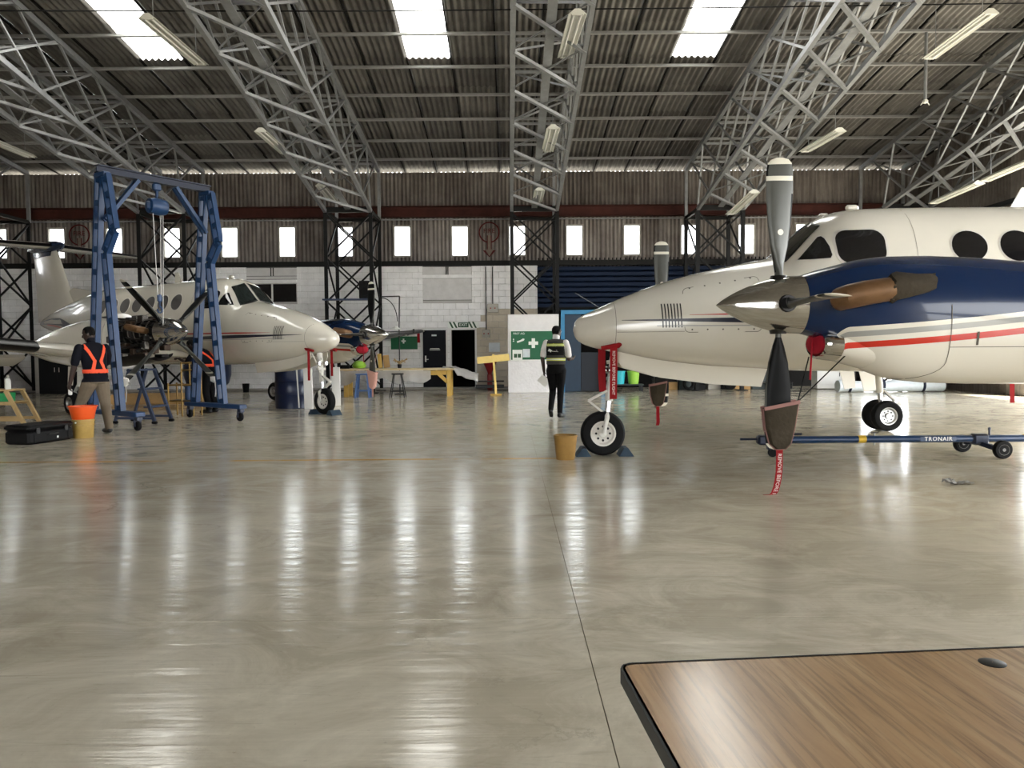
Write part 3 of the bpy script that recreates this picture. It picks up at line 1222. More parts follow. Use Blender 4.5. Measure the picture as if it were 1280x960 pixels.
def build_aircraft(label, loc, rz, blade_rot, bare_side=None, blinds=False, blade_rot2=None):
    A = thing('turboprop_aircraft', label, 'aircraft', loc, R(rz))
    W = MATS['aircraft_white']
    xs = [0, .008, .02, .04, .06, .1, .15, .2, .28, .38, .5, .65, .83, 1.1, 1.35, 1.6, 1.85, 2.1, 2.25, 2.33, 2.38, 2.42, 2.5, 2.6, 2.7, 2.78, 2.85, 2.95, 3.05, 3.15, 3.3, 3.6, 4.0, 5.6, 7.2, 7.7, 8.3, 8.9, 9.5, 10.2, 11.0, 11.6, 12.0, 12.2, 12.3]
    fu = FUS.hull(xs, 64).build('fuselage', W, A, 50)
    # windscreen: two forward panes draped on the slope, found by (y, z)
    for sd in (-1, 1):
        for nm, mt_, q, off in (('windscreen_frame', 'black_boot', [(.025, 2.365), (FUS.y(2.37, 2.245), 2.245), (FUS.y(2.80, 2.675), 2.675), (.025, 2.775)], .003),
                                ('windscreen', 'windscreen_glass', [(.045, 2.385), (FUS.y(2.375, 2.27), 2.27), (FUS.y(2.79, 2.655), 2.655), (.045, 2.757)], .009)):
            rows_ = []
            for i in range(9):
                v = i / 8
                row = []
                for j in range(9):
                    u = j / 8
                    y = (q[0][0] * (1 - u) + q[1][0] * u) * (1 - v) + (q[3][0] * (1 - u) + q[2][0] * u) * v
                    z = (q[0][1] * (1 - u) + q[1][1] * u) * (1 - v) + (q[3][1] * (1 - u) + q[2][1] * u) * v
                    x = FUS.x_at(y, z, 1.6, 3.3)
                    row.append(Vector((x - off * .8, sd * y, z + off * .7)))
                rows_.append(row)
            MB().loft(rows_, closed=False).build(nm, MATS[mt_], A, 60)
        glassm = MATS['dark_glass']
        tri = [(2.47, 2.262), (2.60, 2.40), (2.715, 2.525), (2.745, 2.53), (2.765, 2.50), (2.79, 2.40), (2.80, 2.30), (2.78, 2.265), (2.6, 2.258)]
        for o_, cab in ((tri, 0), (rrect(2.86, 3.38, 2.20, 2.585, .13), 0)):
            FUS.patch(scaled(o_, 1.10), sd, .004).build('window_frame', MATS['window_rim'], A, 50)
            FUS.patch(o_, sd, .008).build('cockpit_window', glassm, A, 50)
        for k in range(7):
            o_ = oval(4.30 + .535 * k, 2.385, .195, .175)
            FUS.patch(scaled(o_, 1.09), sd, .004).build('window_frame', MATS['window_rim'], A, 50)
            FUS.patch(o_, sd, .008).build('cabin_window', MATS['cabin_blind'] if blinds else glassm, A, 50)
        # livery lines
        pts = [(x, 1.60 - .012 * (x - 1)) for x in lin(.52, 8.2, 40)]
        FUS.strip(pts, sd, [max(.005, min(.07, .005 + .04 * (x - .52))) for x, z in pts]).build('blue_stripe', MATS['aircraft_navy'], A, None)
        pts = [(x, 1.655 + .006 * (x - 1.3)) for x in lin(1.25, 8.2, 30)]
        FUS.strip(pts, sd, [max(.004, min(.03, .003 + .03 * (x - 1.25))) for x, z in pts]).build('red_stripe', MATS['aircraft_red'], A, None)
        pts = [(x, 1.535 - .006 * (x - 1)) for x in lin(.9, 8.2, 30)]
        FUS.strip(pts, sd, .012).build('grey_stripe', MATS['aircraft_grey'], A, None)
        # blue sweep on the tail cone
        tailf = lambda x, k: FUS.zb(x) + (.31 + k + .2 * min(1, (x - 8.2) / 2)) * (FUS.zt(x) - FUS.zb(x))
        pts = [(x, tailf(x, 0)) for x in lin(8.2, 12.2, 20)]
        FUS.strip(pts, sd, [.05 + .14 * math.sin(PI * min(1, (x - 8.0) / 4.2)) for x, z in pts]).build('blue_stripe', MATS['aircraft_navy'], A, None)
        pts = [(x, tailf(x, -.14)) for x in lin(8.2, 11.4, 20)]
        FUS.strip(pts, sd, .03).build('red_stripe', MATS['aircraft_red'], A, None)
        # nose louvres, baggage hatch, seams
        for k in range(7):
            xx = .955 + .0335 * k
            FUS.strip([(xx + .012 * i / 6, 1.785 - .27 * i / 6) for i in range(7)], sd, .014).build('louvre', MATS['black_boot'], A, None)
        hatch = rrect(1.20, 2.02, 1.46, 2.02, .05)
        hatch = [(x, z + .16 * (x - 1.6)) if z > 1.7 else (x, z) for x, z in hatch]
        FUS.strip(hatch + hatch[:1], sd, .006).build('hatch_seam', MATS['panel_line'], A, None)
        for k in range(5):
            FUS.patch(oval(1.28 + .165 * k, 1.49, .009, .009, 8), sd, .004, 1).build('hatch_screw', MATS['panel_line'], A, None)
            FUS.patch(oval(1.28 + .165 * k, 1.96 + .026 * k, .009, .009, 8), sd, .004, 1).build('hatch_screw', MATS['panel_line'], A, None)
        z0, z1 = FUS.zb(.46) + .02, FUS.zt(.46) - .02
        FUS.strip([(.46, z) for z in lin(z0, z1, 16)], sd, .005).build('radome_seam', MATS['panel_line'], A, None)
        FUS.strip([(x, 1.47) for x in lin(.47, 1.2, 8)], sd, .004).build('panel_seam', MATS['panel_line'], A, None)
        FUS.strip([(3.72, z) for z in lin(2.0, 2.85, 10)], sd, .004).build('panel_seam', MATS['panel_line'], A, None)
    # antennas on the roof
    MB().bbox((3.32, 0, 2.935), (.15, .06, .07), .02).build('antenna', W, A)
    MB().prism([(5.2, 2.9), (5.5, 2.9), (5.46, 3.16), (5.34, 3.16)], -.012, .012).build('antenna', W, A)
    MB().bbox((2.98, .0, 2.845), (.12, .1, .05), .02).build('antenna', W, A)
    # wings with leading edge boots
    for sd in (-1, 1):
        ws = [(sd * .55, 4.0, 2.35, 1.16, .13), (sd * 2.55, 4.05, 2.25, 1.27, .13), (sd * 3.3, 4.15, 2.1, 1.35, .125), (sd * 8.05, 4.73, 1.12, 1.885, .11), (sd * 8.15, 4.93, .7, 1.895, .07)]
        wing_mb(ws).build('wing', W, A, 50)
        bs = [(sd * 3.62, 4.255, .42, 1.387, .30), (sd * 8.0, 4.72, .26, 1.88, .24)]
        rings = []
        for s_, le, c, h, t in bs:
            f = (abs(s_) - 3.3) / 4.9
            ch, th = 2.1 + (1.1 - 2.1) * f, .125 + (.11 - .125) * f
            L0 = 4.15 + .6 * f
            pr = [(u, v) for u, v in airfoil(ch, th) if u < c * 1.05]
            rings.append([Vector((L0 + u - .008 if u < .05 else L0 + u, s_, h + v * 1.03 + (.006 if v > 0 else -.006))) for u, v in pr])
        nmin = min(len(r_) for r_ in rings)
        rings = [r_[:nmin] for r_ in rings]
        MB().loft(rings, closed=False).build('deice_boot', MATS['black_boot'], A, 60)
        # flap slightly lowered
        fl = MB().prism([(6.02, 1.19), (6.1, 1.25), (6.62, 1.02), (6.63, 1.0), (6.1, 1.14)], sd * 3.1, sd * 5.0)
        fl.build('flap', W, A)
    # tail
    fin = wing_mb([(2.15, 9.9, 2.55, 0, .08), (2.9, 10.45, 2.05, 0, .09), (4.25, 11.25, 1.35, 0, .10)], vertical=True).build('fin', W, A, 50)
    MB().prism([(8.6, 2.82), (9.4, 2.72), (10.5, 2.5), (10.6, 2.95), (10.3, 3.05)], -.035, .035).build('dorsal_fin', W, A)
    MB().loft([[Vector((x, r_ * math.cos(2 * PI * k / 16), 4.26 + r_ * .8 * math.sin(2 * PI * k / 16))) for k in range(16)] for x, r_ in ((10.85, .02), (11.0, .12), (11.3, .19), (12.1, .2), (12.6, .13), (12.95, .02))], cap=True).build('tail_fairing', MATS['aircraft_blue'], A)
    MB().loft([[Vector((x, sy_, z_)) for x, sy_ in ((11.13, 0), (11.45, .085), (12.1, .09), (12.6, .02), (12.1, -.09), (11.45, -.085))] for z_ in (4.0, 4.26)], cap=True).build('fin_cap', MATS['aircraft_blue'], A)
    for sd in (-1, 1):
        wing_mb([(sd * .02, 11.15, 1.35, 4.26, .14), (sd * 2.75, 11.75, .9, 4.26, .12)]).build('tailplane', W, A, 50)
        st = []
        for y_, le, c in ((.15, 11.18, .10), (2.7, 11.74, .07)):
            ch = 1.35 - .45 * y_ / 2.75
            st.append([Vector((le + u - .006, sd * y_, 4.26 + v * 1.06)) for u, v in airfoil(ch, .14 - .02 * y_ / 2.75) if u < c])
        q = min(len(k) for k in st)
        MB().loft([k[:q] for k in st], closed=False).build('deice_boot', MATS['black_boot'], A, 60)
    # engines
    for sd in (-1, 1):
        bare = bare_side == sd
        NB = Body(nac_rows(not bare), sd * EY)
        if bare:
            NB.hull([3.2, 3.4, 3.7, 4.8, 5.8, 6.9, 7.3], 40).build('nacelle', W, A, 50)
        else:
            NB.hull([1.74, 1.79, 1.85, 1.92, 2.0, 2.1, 2.2, 2.32, 2.45, 2.6, 2.8, 3.2, 3.7, 4.3, 4.8, 5.3, 5.8, 6.4, 6.9, 7.2, 7.3], 48).build('nacelle', MATS['livery'], A, 50)
            for s2 in (-1, 1):
                NB.strip([(2.84, z) for z in lin(1.15, 1.62, 8)] , s2, .006).build('cowl_seam', MATS['panel_line'], A, None)
                NB.strip([(2.84 - .35 * (1 - math.cos(t)), 1.15 - .15 * math.sin(t)) for t in lin(0, PI / 2, 8)], s2, .006).build('cowl_seam', MATS['panel_line'], A, None)
                NB.strip([(x, 1.275) for x in lin(2.84, 4.0, 8)], s2, .005).build('cowl_seam', MATS['panel_line'], A, None)
                for xx in (3.06, 3.55):
                    NB.strip([(xx, z) for z in (1.29, 1.35, 1.40)], s2, .02).build('cowl_hinge', MATS['panel_line'], A, None)
            # chin intake with polished lip and red plug
            yc = sd * EY
            ell = lambda x, a, b_, zc, n=28: [Vector((x, yc + a * math.cos(2 * PI * k / n), zc + b_ * math.sin(2 * PI * k / n))) for k in range(n)]
            MB().loft([ell(1.90, .19, .085, 1.31), ell(1.88, .215, .11, 1.31), ell(1.895, .235, .13, 1.31), ell(1.95, .245, .14, 1.31), ell(2.03, .25, .145, 1.305)], cap=False).build('intake_lip', MATS['chrome'], A, 60)
            MB().loft([ell(2.03, .25, .145, 1.305), ell(2.25, .27, .17, 1.27), ell(2.6, .26, .15, 1.2)], cap=False).build('air_intake', MATS['livery'], A, 60)
            MB().loft([ell(1.95, .19, .09, 1.31), ell(1.875, .19, .088, 1.31), ell(1.86, .15, .06, 1.31)], cap=True).build('intake_plug', MATS['plug_red'], A)
            MB().tube([(1.855, yc, 1.37), (1.85, yc, 1.22), (1.84, yc, 1.0)], .008, 6).build('plug_cord', MATS['plug_red'], A)
        # exhaust stubs
        for s2 in (-1, 1):
            yc = sd * EY
            o0 = .20 if bare else .27
            path = [(1.98, yc + s2 * o0, 1.66), (1.94, yc + s2 * (o0 + .10), 1.675), (1.985, yc + s2 * (o0 + .165), 1.69), (2.1, yc + s2 * (o0 + .195), 1.715), (2.3, yc + s2 * (o0 + .21), 1.745)]
            MB().tube(path, [.055, .062, .064, .064, .06] if bare else [.08, .095, .10, .10, .095], 16, flat=1.0).build('exhaust_stub', MATS['exhaust_tan'], A)
            if not bare and label.startswith('white and blue'):
                cov = [(2.285, .112), (2.34, .112), (2.45, .10), (2.58, .075), (2.64, .06)]
                rg = []
                for i, (x, r_) in enumerate(cov):
                    rg.append([Vector((x + .02 * math.sin(3 * k + i), yc + s2 * (o0 + .215) + r_ * .8 * math.cos(2 * PI * k / 12), 1.75 + .05 * i / 4 + (r_ + .012 * math.sin(k * 2.3 + i * 1.7)) * math.sin(2 * PI * k / 12))) for k in range(12)])
                MB().loft(rg, cap=True).build('exhaust_cover', MATS['canvas_brown'], A, 30)
        # propeller: spinner with four blades
        br = blade_rot if (blade_rot2 is None or bare) else blade_rot2
        sp = MB().lathe(spinner_mb(), 36, 'X', (0, sd * EY, 1.65)).build('spinner', MATS['chrome'], A)
        for k in range(4):
            b_ = inst(BLADE, 'blade', sp, (1.56, sd * EY, 1.65), (R(br + 90 * k), 0, 0))
        for k in range(4):
            a = R(br + 90 * k)
            d = Vector((0, -math.sin(a), math.cos(a)))
            MB().tube([Vector((1.56, sd * EY, 1.65)) + d * .19, Vector((1.56, sd * EY, 1.65)) + d * .25], [.085, .068], 14).build('blade_boot', MATS['black_boot'], sp)
        if bare:
            e = MB()
            yc = sd * EY
            e.lathe([(.02, 1.72), (.15, 1.73), (.17, 1.82), (.20, 1.86), (.20, 1.95), (.24, 1.98), (.24, 2.22), (.20, 2.25), (.21, 2.5), (.19, 2.52), (.25, 2.56), (.25, 2.72), (.17, 2.74), (.19, 3.1), (.26, 3.14), (.26, 3.3), (.1, 3.32)], 28, 'X', (0, yc, 1.65))
            en = e.build('bare_engine', MATS['engine_dark'], A)
            rnd = random.Random(3)
            for k in range(18):
                a = 2 * PI * k / 18
                MB().tube([(x, yc + (.235 + .02 * math.sin(x * 9 + k)) * math.cos(a + .25 * math.sin(x * 3 + k)), 1.65 + (.235 + .02 * math.sin(x * 9 + k)) * math.sin(a + .25 * math.sin(x * 3 + k))) for x in lin(1.8, 3.25, 8)], rnd.uniform(.009, .024), 6).build('engine_hose', MATS[rnd.choice(['engine_brown', 'engine_steel', 'cord_black'])], en)
            for k in range(26):
                a = rnd.uniform(0, 2 * PI)
                x = rnd.uniform(1.9, 3.2)
                MB().bbox((x, yc + .29 * math.cos(a), 1.62 + .31 * math.sin(a)), (rnd.uniform(.08, .22), rnd.uniform(.07, .14), rnd.uniform(.07, .15)), .012).build('accessory', MATS[rnd.choice(['engine_brown', 'engine_steel', 'engine_dark'])], en)
            for k in range(22):
                MB().bbox((rnd.uniform(1.95, 3.1), yc + rnd.uniform(-.26, .26), rnd.uniform(1.2, 1.45)), (rnd.uniform(.1, .3), rnd.uniform(.08, .2), rnd.uniform(.05, .14)), .012).build('accessory', MATS[rnd.choice(['engine_brown', 'engine_dark', 'engine_dark'])], en)
            for k in range(5):
                MB().lathe([(.235 + .012, 1.95 + .2 * k), (.262, 1.955 + .2 * k), (.262, 1.985 + .2 * k), (.247, 1.99 + .2 * k)], 24, 'X', (0, yc, 1.65), cap=False).build('engine_flange', MATS['engine_steel'], en)
            for s2 in (-1, 1):
                for zz in (1.30, 1.95):
                    MB().tube([(2.2, yc + s2 * .27, 1.65 + (zz - 1.65) * .7), (3.22, yc + s2 * .36, zz)], .018, 8).build('engine_mount', MATS['engine_steel'], en)
            # lower cowling tray left in place, dark
            tr = []
            for x, hw_, zz in ((1.95, .28, 1.12), (2.3, .34, 1.08), (2.8, .37, 1.04), (3.2, .385, 1.0)):
                tr.append([Vector((x, yc + hw_ * math.cos(t), zz + .14 + (.14 * math.sin(t)))) for t in lin(PI, 2 * PI, 12)])
            MB().loft(tr, closed=False).build('lower_cowling', MATS['engine_dark'], en, 60)
    # nose gear
    g = MB().tube([(.50, 0, 1.28), (.44, 0, .80), (.425, 0, .66)], [.05, .05, .048], 14)
    g.tube([(.40, 0, 1.12), (.9, 0, 1.18)], .022, 8)
    g.bbox((.45, 0, .92), (.09, .2, .06), .015)
    ng = g.build('nose_gear', MATS['gear_white'], A)
    MB().tube([(.425, 0, .68), (.40, 0, .47)], .03, 12).build('oleo_strut', MATS['oleo'], ng)
    for sd in (-1, 1):
        MB().tube([(.58, sd * .14, 1.27), (.45, sd * .06, .95), (.43, sd * .05, .84)], .016, 8).build('drag_brace', MATS['gear_white'], ng)
        MB().lathe([(.001, .365), (.04, .37), (.045, .40), (.03, .44), (.001, .445)], 16, 'X', (0, sd * .09, 1.03)).build('taxi_light', MATS['oleo'], ng)
    fk = MB()
    for sd in (-1, 1):
        fk.tube([(.40, sd * .03, .50), (.39, sd * .11, .46), (.365, sd * .115, .35), (.35, sd * .115, .27)], [.03, .028, .025, .03], 10)
    fk.build('wheel_fork', MATS['gear_white'], ng)
    tl = MB().bar((.40, 0, .78), (.18, 0, .66), .07, .025).bar((.18, 0, .66), (.38, 0, .50), .07, .025)
    tl.build('torque_link', MATS['gear_white'], ng)
    wheel(ng, (.35, 0, .268), .268, .15, MATS['wheel_white'])
    for sd in (-1, 1):
        dr = MB()
        top = [(x, FUS.zb(x) + .015) for x in lin(.50, 2.25, 10)]
        low = [(2.18, FUS.zb(2.2) - .20), (1.6, FUS.zb(1.6) - .20), (1.0, FUS.zb(1.0) - .19), (.55, FUS.zb(.55) - .16), (.48, FUS.zb(.5) - .08)]
        dr.prism(top + low, sd * .21, sd * .228)
        dr.build('gear_door', W, A, None)
    # main gear
    for sd in (-1, 1):
        yc = sd * EY
        m_ = MB().tube([(4.86, yc, 1.1), (4.92, yc, .58)], [.06, .055], 14).tube([(4.96, yc - .17, .235), (4.96, yc + .17, .235)], .03, 10)
        m_.tube([(5.0, yc + .02, .9), (5.35, yc + .02, 1.1)], .02, 8)
        mg = m_.build('main_gear', MATS['gear_white'], A)
        MB().tube([(4.92, yc, .6), (4.96, yc, .24)], .036, 12).build('oleo_strut', MATS['oleo'], mg)
        MB().bar((4.97, yc, .62), (5.14, yc, .46), .06, .022).bar((5.14, yc, .46), (5.0, yc, .29), .06, .022).build('torque_link', MATS['gear_white'], mg)
        for s2 in (-1, 1):
            wheel(mg, (4.96, yc + s2 * .15, .235), .235, .15, MATS['wheel_silver'])
            MB().prism([(4.42, 1.0), (4.66, 1.0), (4.70, .64), (4.52, .62)], yc + s2 * .33, yc + s2 * .345).build('gear_door', MATS['aircraft_grey'] if 0 else W, A, None)
    return A


RA = build_aircraft('white and blue twin turboprop aircraft with brown exhaust covers, above a blue tow bar', (.775, 9.2, 0), 0, 0)
LA = build_aircraft('white twin turboprop aircraft with one engine uncowled under the blue hoist', (-3.42, 15.25, 0), 145, 45, bare_side=1, blinds=True, blade_rot2=0)
# ---------------------------------------------------------------- things attached to or lying about the aircraft
mat('chock_blue', srgb(50, 66, 80), .7, var=.2, vscale=8)
mat('bucket_brown', srgb(150, 116, 62), .55, var=.25, vscale=6)
mat('steel_wire', srgb(120, 120, 118), .4, .8)
mat('tow_blue', srgb(10, 44, 80), .35, var=.2, vscale=5)
mat('tow_yellow', srgb(196, 160, 40), .5)
mat('hoist_blue', srgb(22, 58, 100), .45, var=.25, vscale=5)
mat('hoist_dark', srgb(12, 22, 44), .4, .2)
mat('chain', srgb(140, 138, 134), .4, .8)
mat('paper_grey', srgb(168, 166, 160), .85, var=.3, vscale=30)
mat('label_white', srgb(226, 226, 222), .6)


def ribbon(parent, path, wd, name='ribbon', across=(1, 0, 0), th=.004, m='ribbon_red'):
    a = Vector(across).normalized() * wd / 2
    pts = [Vector(p) for p in path]
    rings = []
    for i, p in enumerate(pts):
        t = (pts[min(i + 1, len(pts) - 1)] - pts[max(i - 1, 0)]).normalized()
        n_ = t.cross(a).normalized() * th / 2
        rings.append([p - a - n_, p + a - n_, p + a + n_, p - a + n_])
    return MB().loft(rings, cap=True).build(name, MATS[m], parent, None)


def prop_cover(label, x, y, zt, wd, ht, rib, strap=None):
    """canvas pouch over a blade tip with trim and a red ribbon"""
    t = thing('propeller_cover', label, 'propeller cover', (x, y, zt - ht), 0, 'propeller blade covers')
    h = ht
    out = [(-.5 * wd, h * .88), (-.44 * wd, h * .45), (-.32 * wd, h * .12), (-.14 * wd, 0), (.14 * wd, 0), (.30 * wd, h * .12), (.40 * wd, h * .45), (.52 * wd, h * 1.03)]
    mid = []
    for yy, f in ((-.052, .80), (-.036, .97), (0, 1.0), (.036, .97), (.052, .80)):
        mid.append([Vector((px * f, yy, pz + (0 if pz > .01 else (1 - f) * .05))) for px, pz in out])
    MB().loft(mid, cap=True).build('pouch', MATS['canvas_brown'], t, 40)
    for sg in (-1, 1):
        tr = MB().bar((-.5 * wd, sg * .05, h * .88), (.52 * wd, sg * .05, h * 1.03), .012, .03)
        tr.build('trim', MATS['canvas_trim'], t, None)
    e = MB()
    for (a, b), (c, d) in zip(out, out[1:]):
        e.bar((a, 0, b), (c, 0, d), .05, .014)
    e.build('edge_binding', MATS['canvas_trim'], t, None)
    rb = ribbon(t, [(px, py, pz) for px, py, pz in rib], .055 * wd / .28, 'ribbon')
    if strap:
        for a, b in strap:
            MB().tube([a, b], .006, 6).build('cord', MATS['cord_black'], t)
    return t, rb


def ribbon_words(txt, size, path, start, parent, off=.004):
    """words running along a hanging ribbon, bent with it"""
    mb = text_mb(txt, size, 'LEFT', .0008)
    pts = [Vector(p) for p in path]
    seg = [(q - p).length for p, q in zip(pts, pts[1:])]
    tot = sum(seg)
    out = []
    for v in mb.v:
        d = v[0] + start
        i, acc = 0, 0.0
        while i < len(seg) - 1 and acc + seg[i] < d:
            acc += seg[i]
            i += 1
        t_ = (pts[i + 1] - pts[i]).normalized()
        n_ = Vector((0, -1, 0)) - t_ * t_.dot(Vector((0, -1, 0)))
        n_.normalize()
        out.append(tuple(pts[i] + t_ * (d - acc) + Vector((1, 0, 0)) * v[1] + n_ * (off + v[2])))
    keep = [all(mb.v[k][0] + start < tot - .02 for k in fc) for fc in mb.f]
    mb.v = out
    mb.f = [fc for fc, k in zip(mb.f, keep) if k]
    mb.m = [0] * len(mb.f)
    return mb.build('ribbon_words', MATS['ribbon_text'], parent, None)


NX, NY = .775 + 1.56, 9.2 - EY
RBP = [(0, 0, .01), (0, -.002, -.1), (-.004, -.004, -.2), (-.014, -.01, -.27), (-.03, -.02, -.33), (-.05, -.03, -.375), (-.07, -.04, -.392), (-.13, -.05, -.394)]
t, rb = prop_cover('olive brown canvas cover on the black blade below the big chrome spinner, long red ribbon', NX + .02, NY, .80, .30, .40,
                   RBP,
                   strap=[((.155, 0, .41), (.70, -.32, 1.08)), ((.155, 0, .41), (.24, -.02, .80))])
ribbon_words('REMOVE BEFORE FLIGHT', .045, RBP, .05, rb)
t, rb = prop_cover('brown canvas cover on the far propeller blade behind the nose wheel, short red ribbon', NX - .05, 9.2 + EY, .76, .26, .36,
                   [(0, 0, .01), (0, 0, -.12), (.005, 0, -.24), (-.005, 0, -.30)], strap=[((.13, 0, .37), (.33, .1, .78))])

# pitot covers with streamers on the nose gear side of each nose


def pitot(A, label, lx, ly, words=True, n=2):
    mw = A.matrix_world if False else Matrix.Translation(A.location) @ Matrix.Rotation(A.rotation_euler.z, 4, 'Z')
    o = mw @ Vector((lx, ly, 0))
    t = thing('pitot_cover', label, 'pitot cover', (o.x, o.y, 0), A.rotation_euler.z)
    z = FUS.zb(lx) + .07
    MB().tube([(.09, 0, z + .05), (.05, 0, z + .0), (-.14, 0, z - .03)], [.04, .034, .025], 12).build('sleeve', MATS['ribbon_red'], t)
    MB().tube([(.09, 0, z + .12), (.09, 0, z + .05)], [.03, .03], 10).build('mast', MATS['aircraft_white'], t)
    return t, z


t, z = pitot(RA, 'red pitot cover with two lettered streamers under the large white nose', .44, -.30)
rb = ribbon(t, [(0, -.02, z), (0, -.02, z - .3), (-.006, -.02, z - .62)], .085, 'streamer')
ribbon_words('REMOVE BEFORE FLIGHT', .046, [(0, -.02, z), (0, -.02, z - .3), (-.006, -.02, z - .62)], .06, rb)
ribbon(t, [(-.10, .28, z - .02), (-.105, .28, z - .3), (-.09, .28, z - .55)], .085, 'streamer')
t, z = pitot(LA, 'pair of thin red pitot streamers hanging from the nose beside the dark blue drum', .46, .30)
ribbon(t, [(0, 0, z), (0, .0, z - .3), (.0, 0, z - .62)], .05, 'streamer', across=(.82, .57, 0))
t2, z = pitot(LA, 'red pitot streamer hanging from the nose, strung towards the intake plug', .46, -.30)
ribbon(t2, [(0, 0, z), (0, .0, z - .3), (.0, 0, z - .55)], .05, 'streamer', across=(.82, .57, 0))
# streamer on the far side wing and main gear
t = thing('gear_pin_flag', 'small red warning flag hanging from the wing underside', 'warning flag', (7.63, 11.6, 0))
ribbon(t, [(0, 0, 1.12), (0, 0, .8), (.01, 0, .42)], .07, 'streamer')

# chocks
CH = MB().prism([(-.09, 0), (.09, 0), (.02, .10), (-.03, .10)], -.13, .13)
chm = CH.mesh('wheel_chock', MATS['chock_blue'], None)


def chock(x, y, rz, sx, lab, grp):
    o = inst(chm, 'wheel_chock', None, (x, y, 0), (0, 0, rz), (sx, 1, 1))
    tag(o, lab, 'wheel chock', grp)


chock(1.125 - .24, 9.2, 0, -1, 'blue-grey wheel chock on the side of the nose wheel towards the brown bucket', 'chocks at the nose wheels')
chock(1.125 + .27, 9.2, 0, 1, 'blue-grey wheel chock on the tow bar side of the nose wheel', 'chocks at the nose wheels')
a145 = R(145)
nw = Vector((-3.42, 15.25, 0)) + Matrix.Rotation(a145, 3, 'Z') @ Vector((.35, 0, 0))
d_ = Matrix.Rotation(a145, 3, 'Z') @ Vector((1, 0, 0))
p_ = nw - d_ * .27
chock(p_.x, p_.y, a145, -1, 'grey wheel chock in front of the nose wheel of the aircraft under the hoist', 'chocks at the nose wheels')
p_ = nw + d_ * .27
chock(p_.x, p_.y, a145, 1, 'grey wheel chock behind the nose wheel of the aircraft under the hoist', 'chocks at the nose wheels')

# brown bucket
t = thing('bucket', 'brown plastic bucket with wire handle on the floor beside the nose wheel', 'bucket', (.655, 8.9, 0))
MB().lathe([(.002, .0), (.105, 0), (.108, .01), (.135, .262), (.14, .265), (.14, .285), (.132, .285), (.128, .262), (.102, .02), (.002, .02)], 32, cap=False).build('body', MATS['bucket_brown'], t)
MB().tube([(.138 * math.cos(a), -.0 + .02 * math.sin(a) - .05 * math.sin(a), .262 - .10 * math.sin(a)) for a in lin(0, PI, 12)], .004, 6).build('handle', MATS['steel_wire'], t)

# tow bar
t = thing('tow_bar', 'blue steel aircraft tow bar with yellow bands and small wheels', 'tow bar', (0, 8.93, 0))
zt = .205
MB().tube([(2.98, 0, zt), (6.6, 0, zt - .005)], .042, 18).build('tube', MATS['tow_blue'], t)
MB().tube([(2.70, 0, zt + .01), (3.0, 0, zt + .01)], .014, 10).bbox((2.98, 0, zt), (.16, .12, .11), .02).tube([(3.05, .0, zt + .06), (3.42, 0, zt + .065)], .012, 8).build('head', MATS['hoist_dark'], t)
for xx, w_ in ((4.12, .09), (6.05, .07)):
    MB().lathe([(.0445, -w_ / 2), (.0445, w_ / 2)], 18, 'X', (xx, 0, zt), cap=False).build('yellow_band', MATS['tow_yellow'], t)
MB().tube([(4.27, 0, zt - .075), (4.27, 0, zt + .075)], .008, 8).tube([(4.23, 0, zt + .075), (4.31, 0, zt + .075)], .008, 6).build('shear_pin', MATS['steel_wire'], t)
MB().tube([(5.62, 0, zt - .02), (5.62, 0, zt + .11)], .012, 8).bbox((5.62, 0, zt + .11), (.03, .03, .04), .008).build('jack_handle', MATS['hoist_dark'], t)
ax = MB().bbox((5.5, 0, zt - .01), (.18, .13, .13), .02).bar((5.48, 0, .16), (5.52, .30, .125), .05, .05).bar((5.48, 0, .16), (5.60, -.20, .1), .05, .05)
ax.build('axle', MATS['hoist_dark'], t)
for (x, y, r_) in ((5.61, -.26, .105), (5.5, .33, .105)):
    MB().lathe([(r_ * .5, -.035), (r_ * .9, -.035), (r_, -.02), (r_, .02), (r_ * .9, .035), (r_ * .5, .035)], 24, 'Y', (x, y, r_), cap=True).build('wheel', MATS['rubber'], t)
    MB().lathe([(.004, -.04), (r_ * .15, -.042), (r_ * .2, -.03), (r_ * .5, -.03), (r_ * .58, -.037)], 20, 'Y', (x, y, r_), cap=False).build('wheel_rim', MATS['aircraft_grey'], t)
MB().bbox((3.04, 0, .13), (.05, .07, .08), .01).build('caster_fork', MATS['hoist_dark'], t)
MB().lathe([(.01, -.025), (.05, -.022), (.055, 0), (.05, .022), (.01, .025)], 18, 'Y', (3.08, 0, .056)).build('caster', MATS['rubber'], t)
lb = MB().box((5.0, -.0415, zt), (.42, .004, .05)).build('decal', MATS['tow_blue'], t, None)
text_mb('TRONAIR', .068, 'CENTER', .001, 1.15).xf(Matrix.Translation((5.0, -.046, zt)) @ FACE_CAM).build('decal_letters', MATS['label_white'], t, None)

# crumpled rag of paper
rg = MB()
rnd = random.Random(5)
nn = 14
grid = [[Vector((-.13 + .26 * i / nn, -.05 + .10 * j / 6, .004 + rnd.uniform(0, .03) * (1.6 if i < 5 else .7))) for j in range(7)] for i in range(nn + 1)]
rg.loft(grid, closed=False)
tag(rg.build('crumpled_paper', MATS['paper_grey'], None, 20, loc=(4.19, 7.1, 0)), 'small crumpled scrap of grey paper lying on the concrete floor', 'paper')

# ---------------------------------------------------------------- wooden table in the foreground


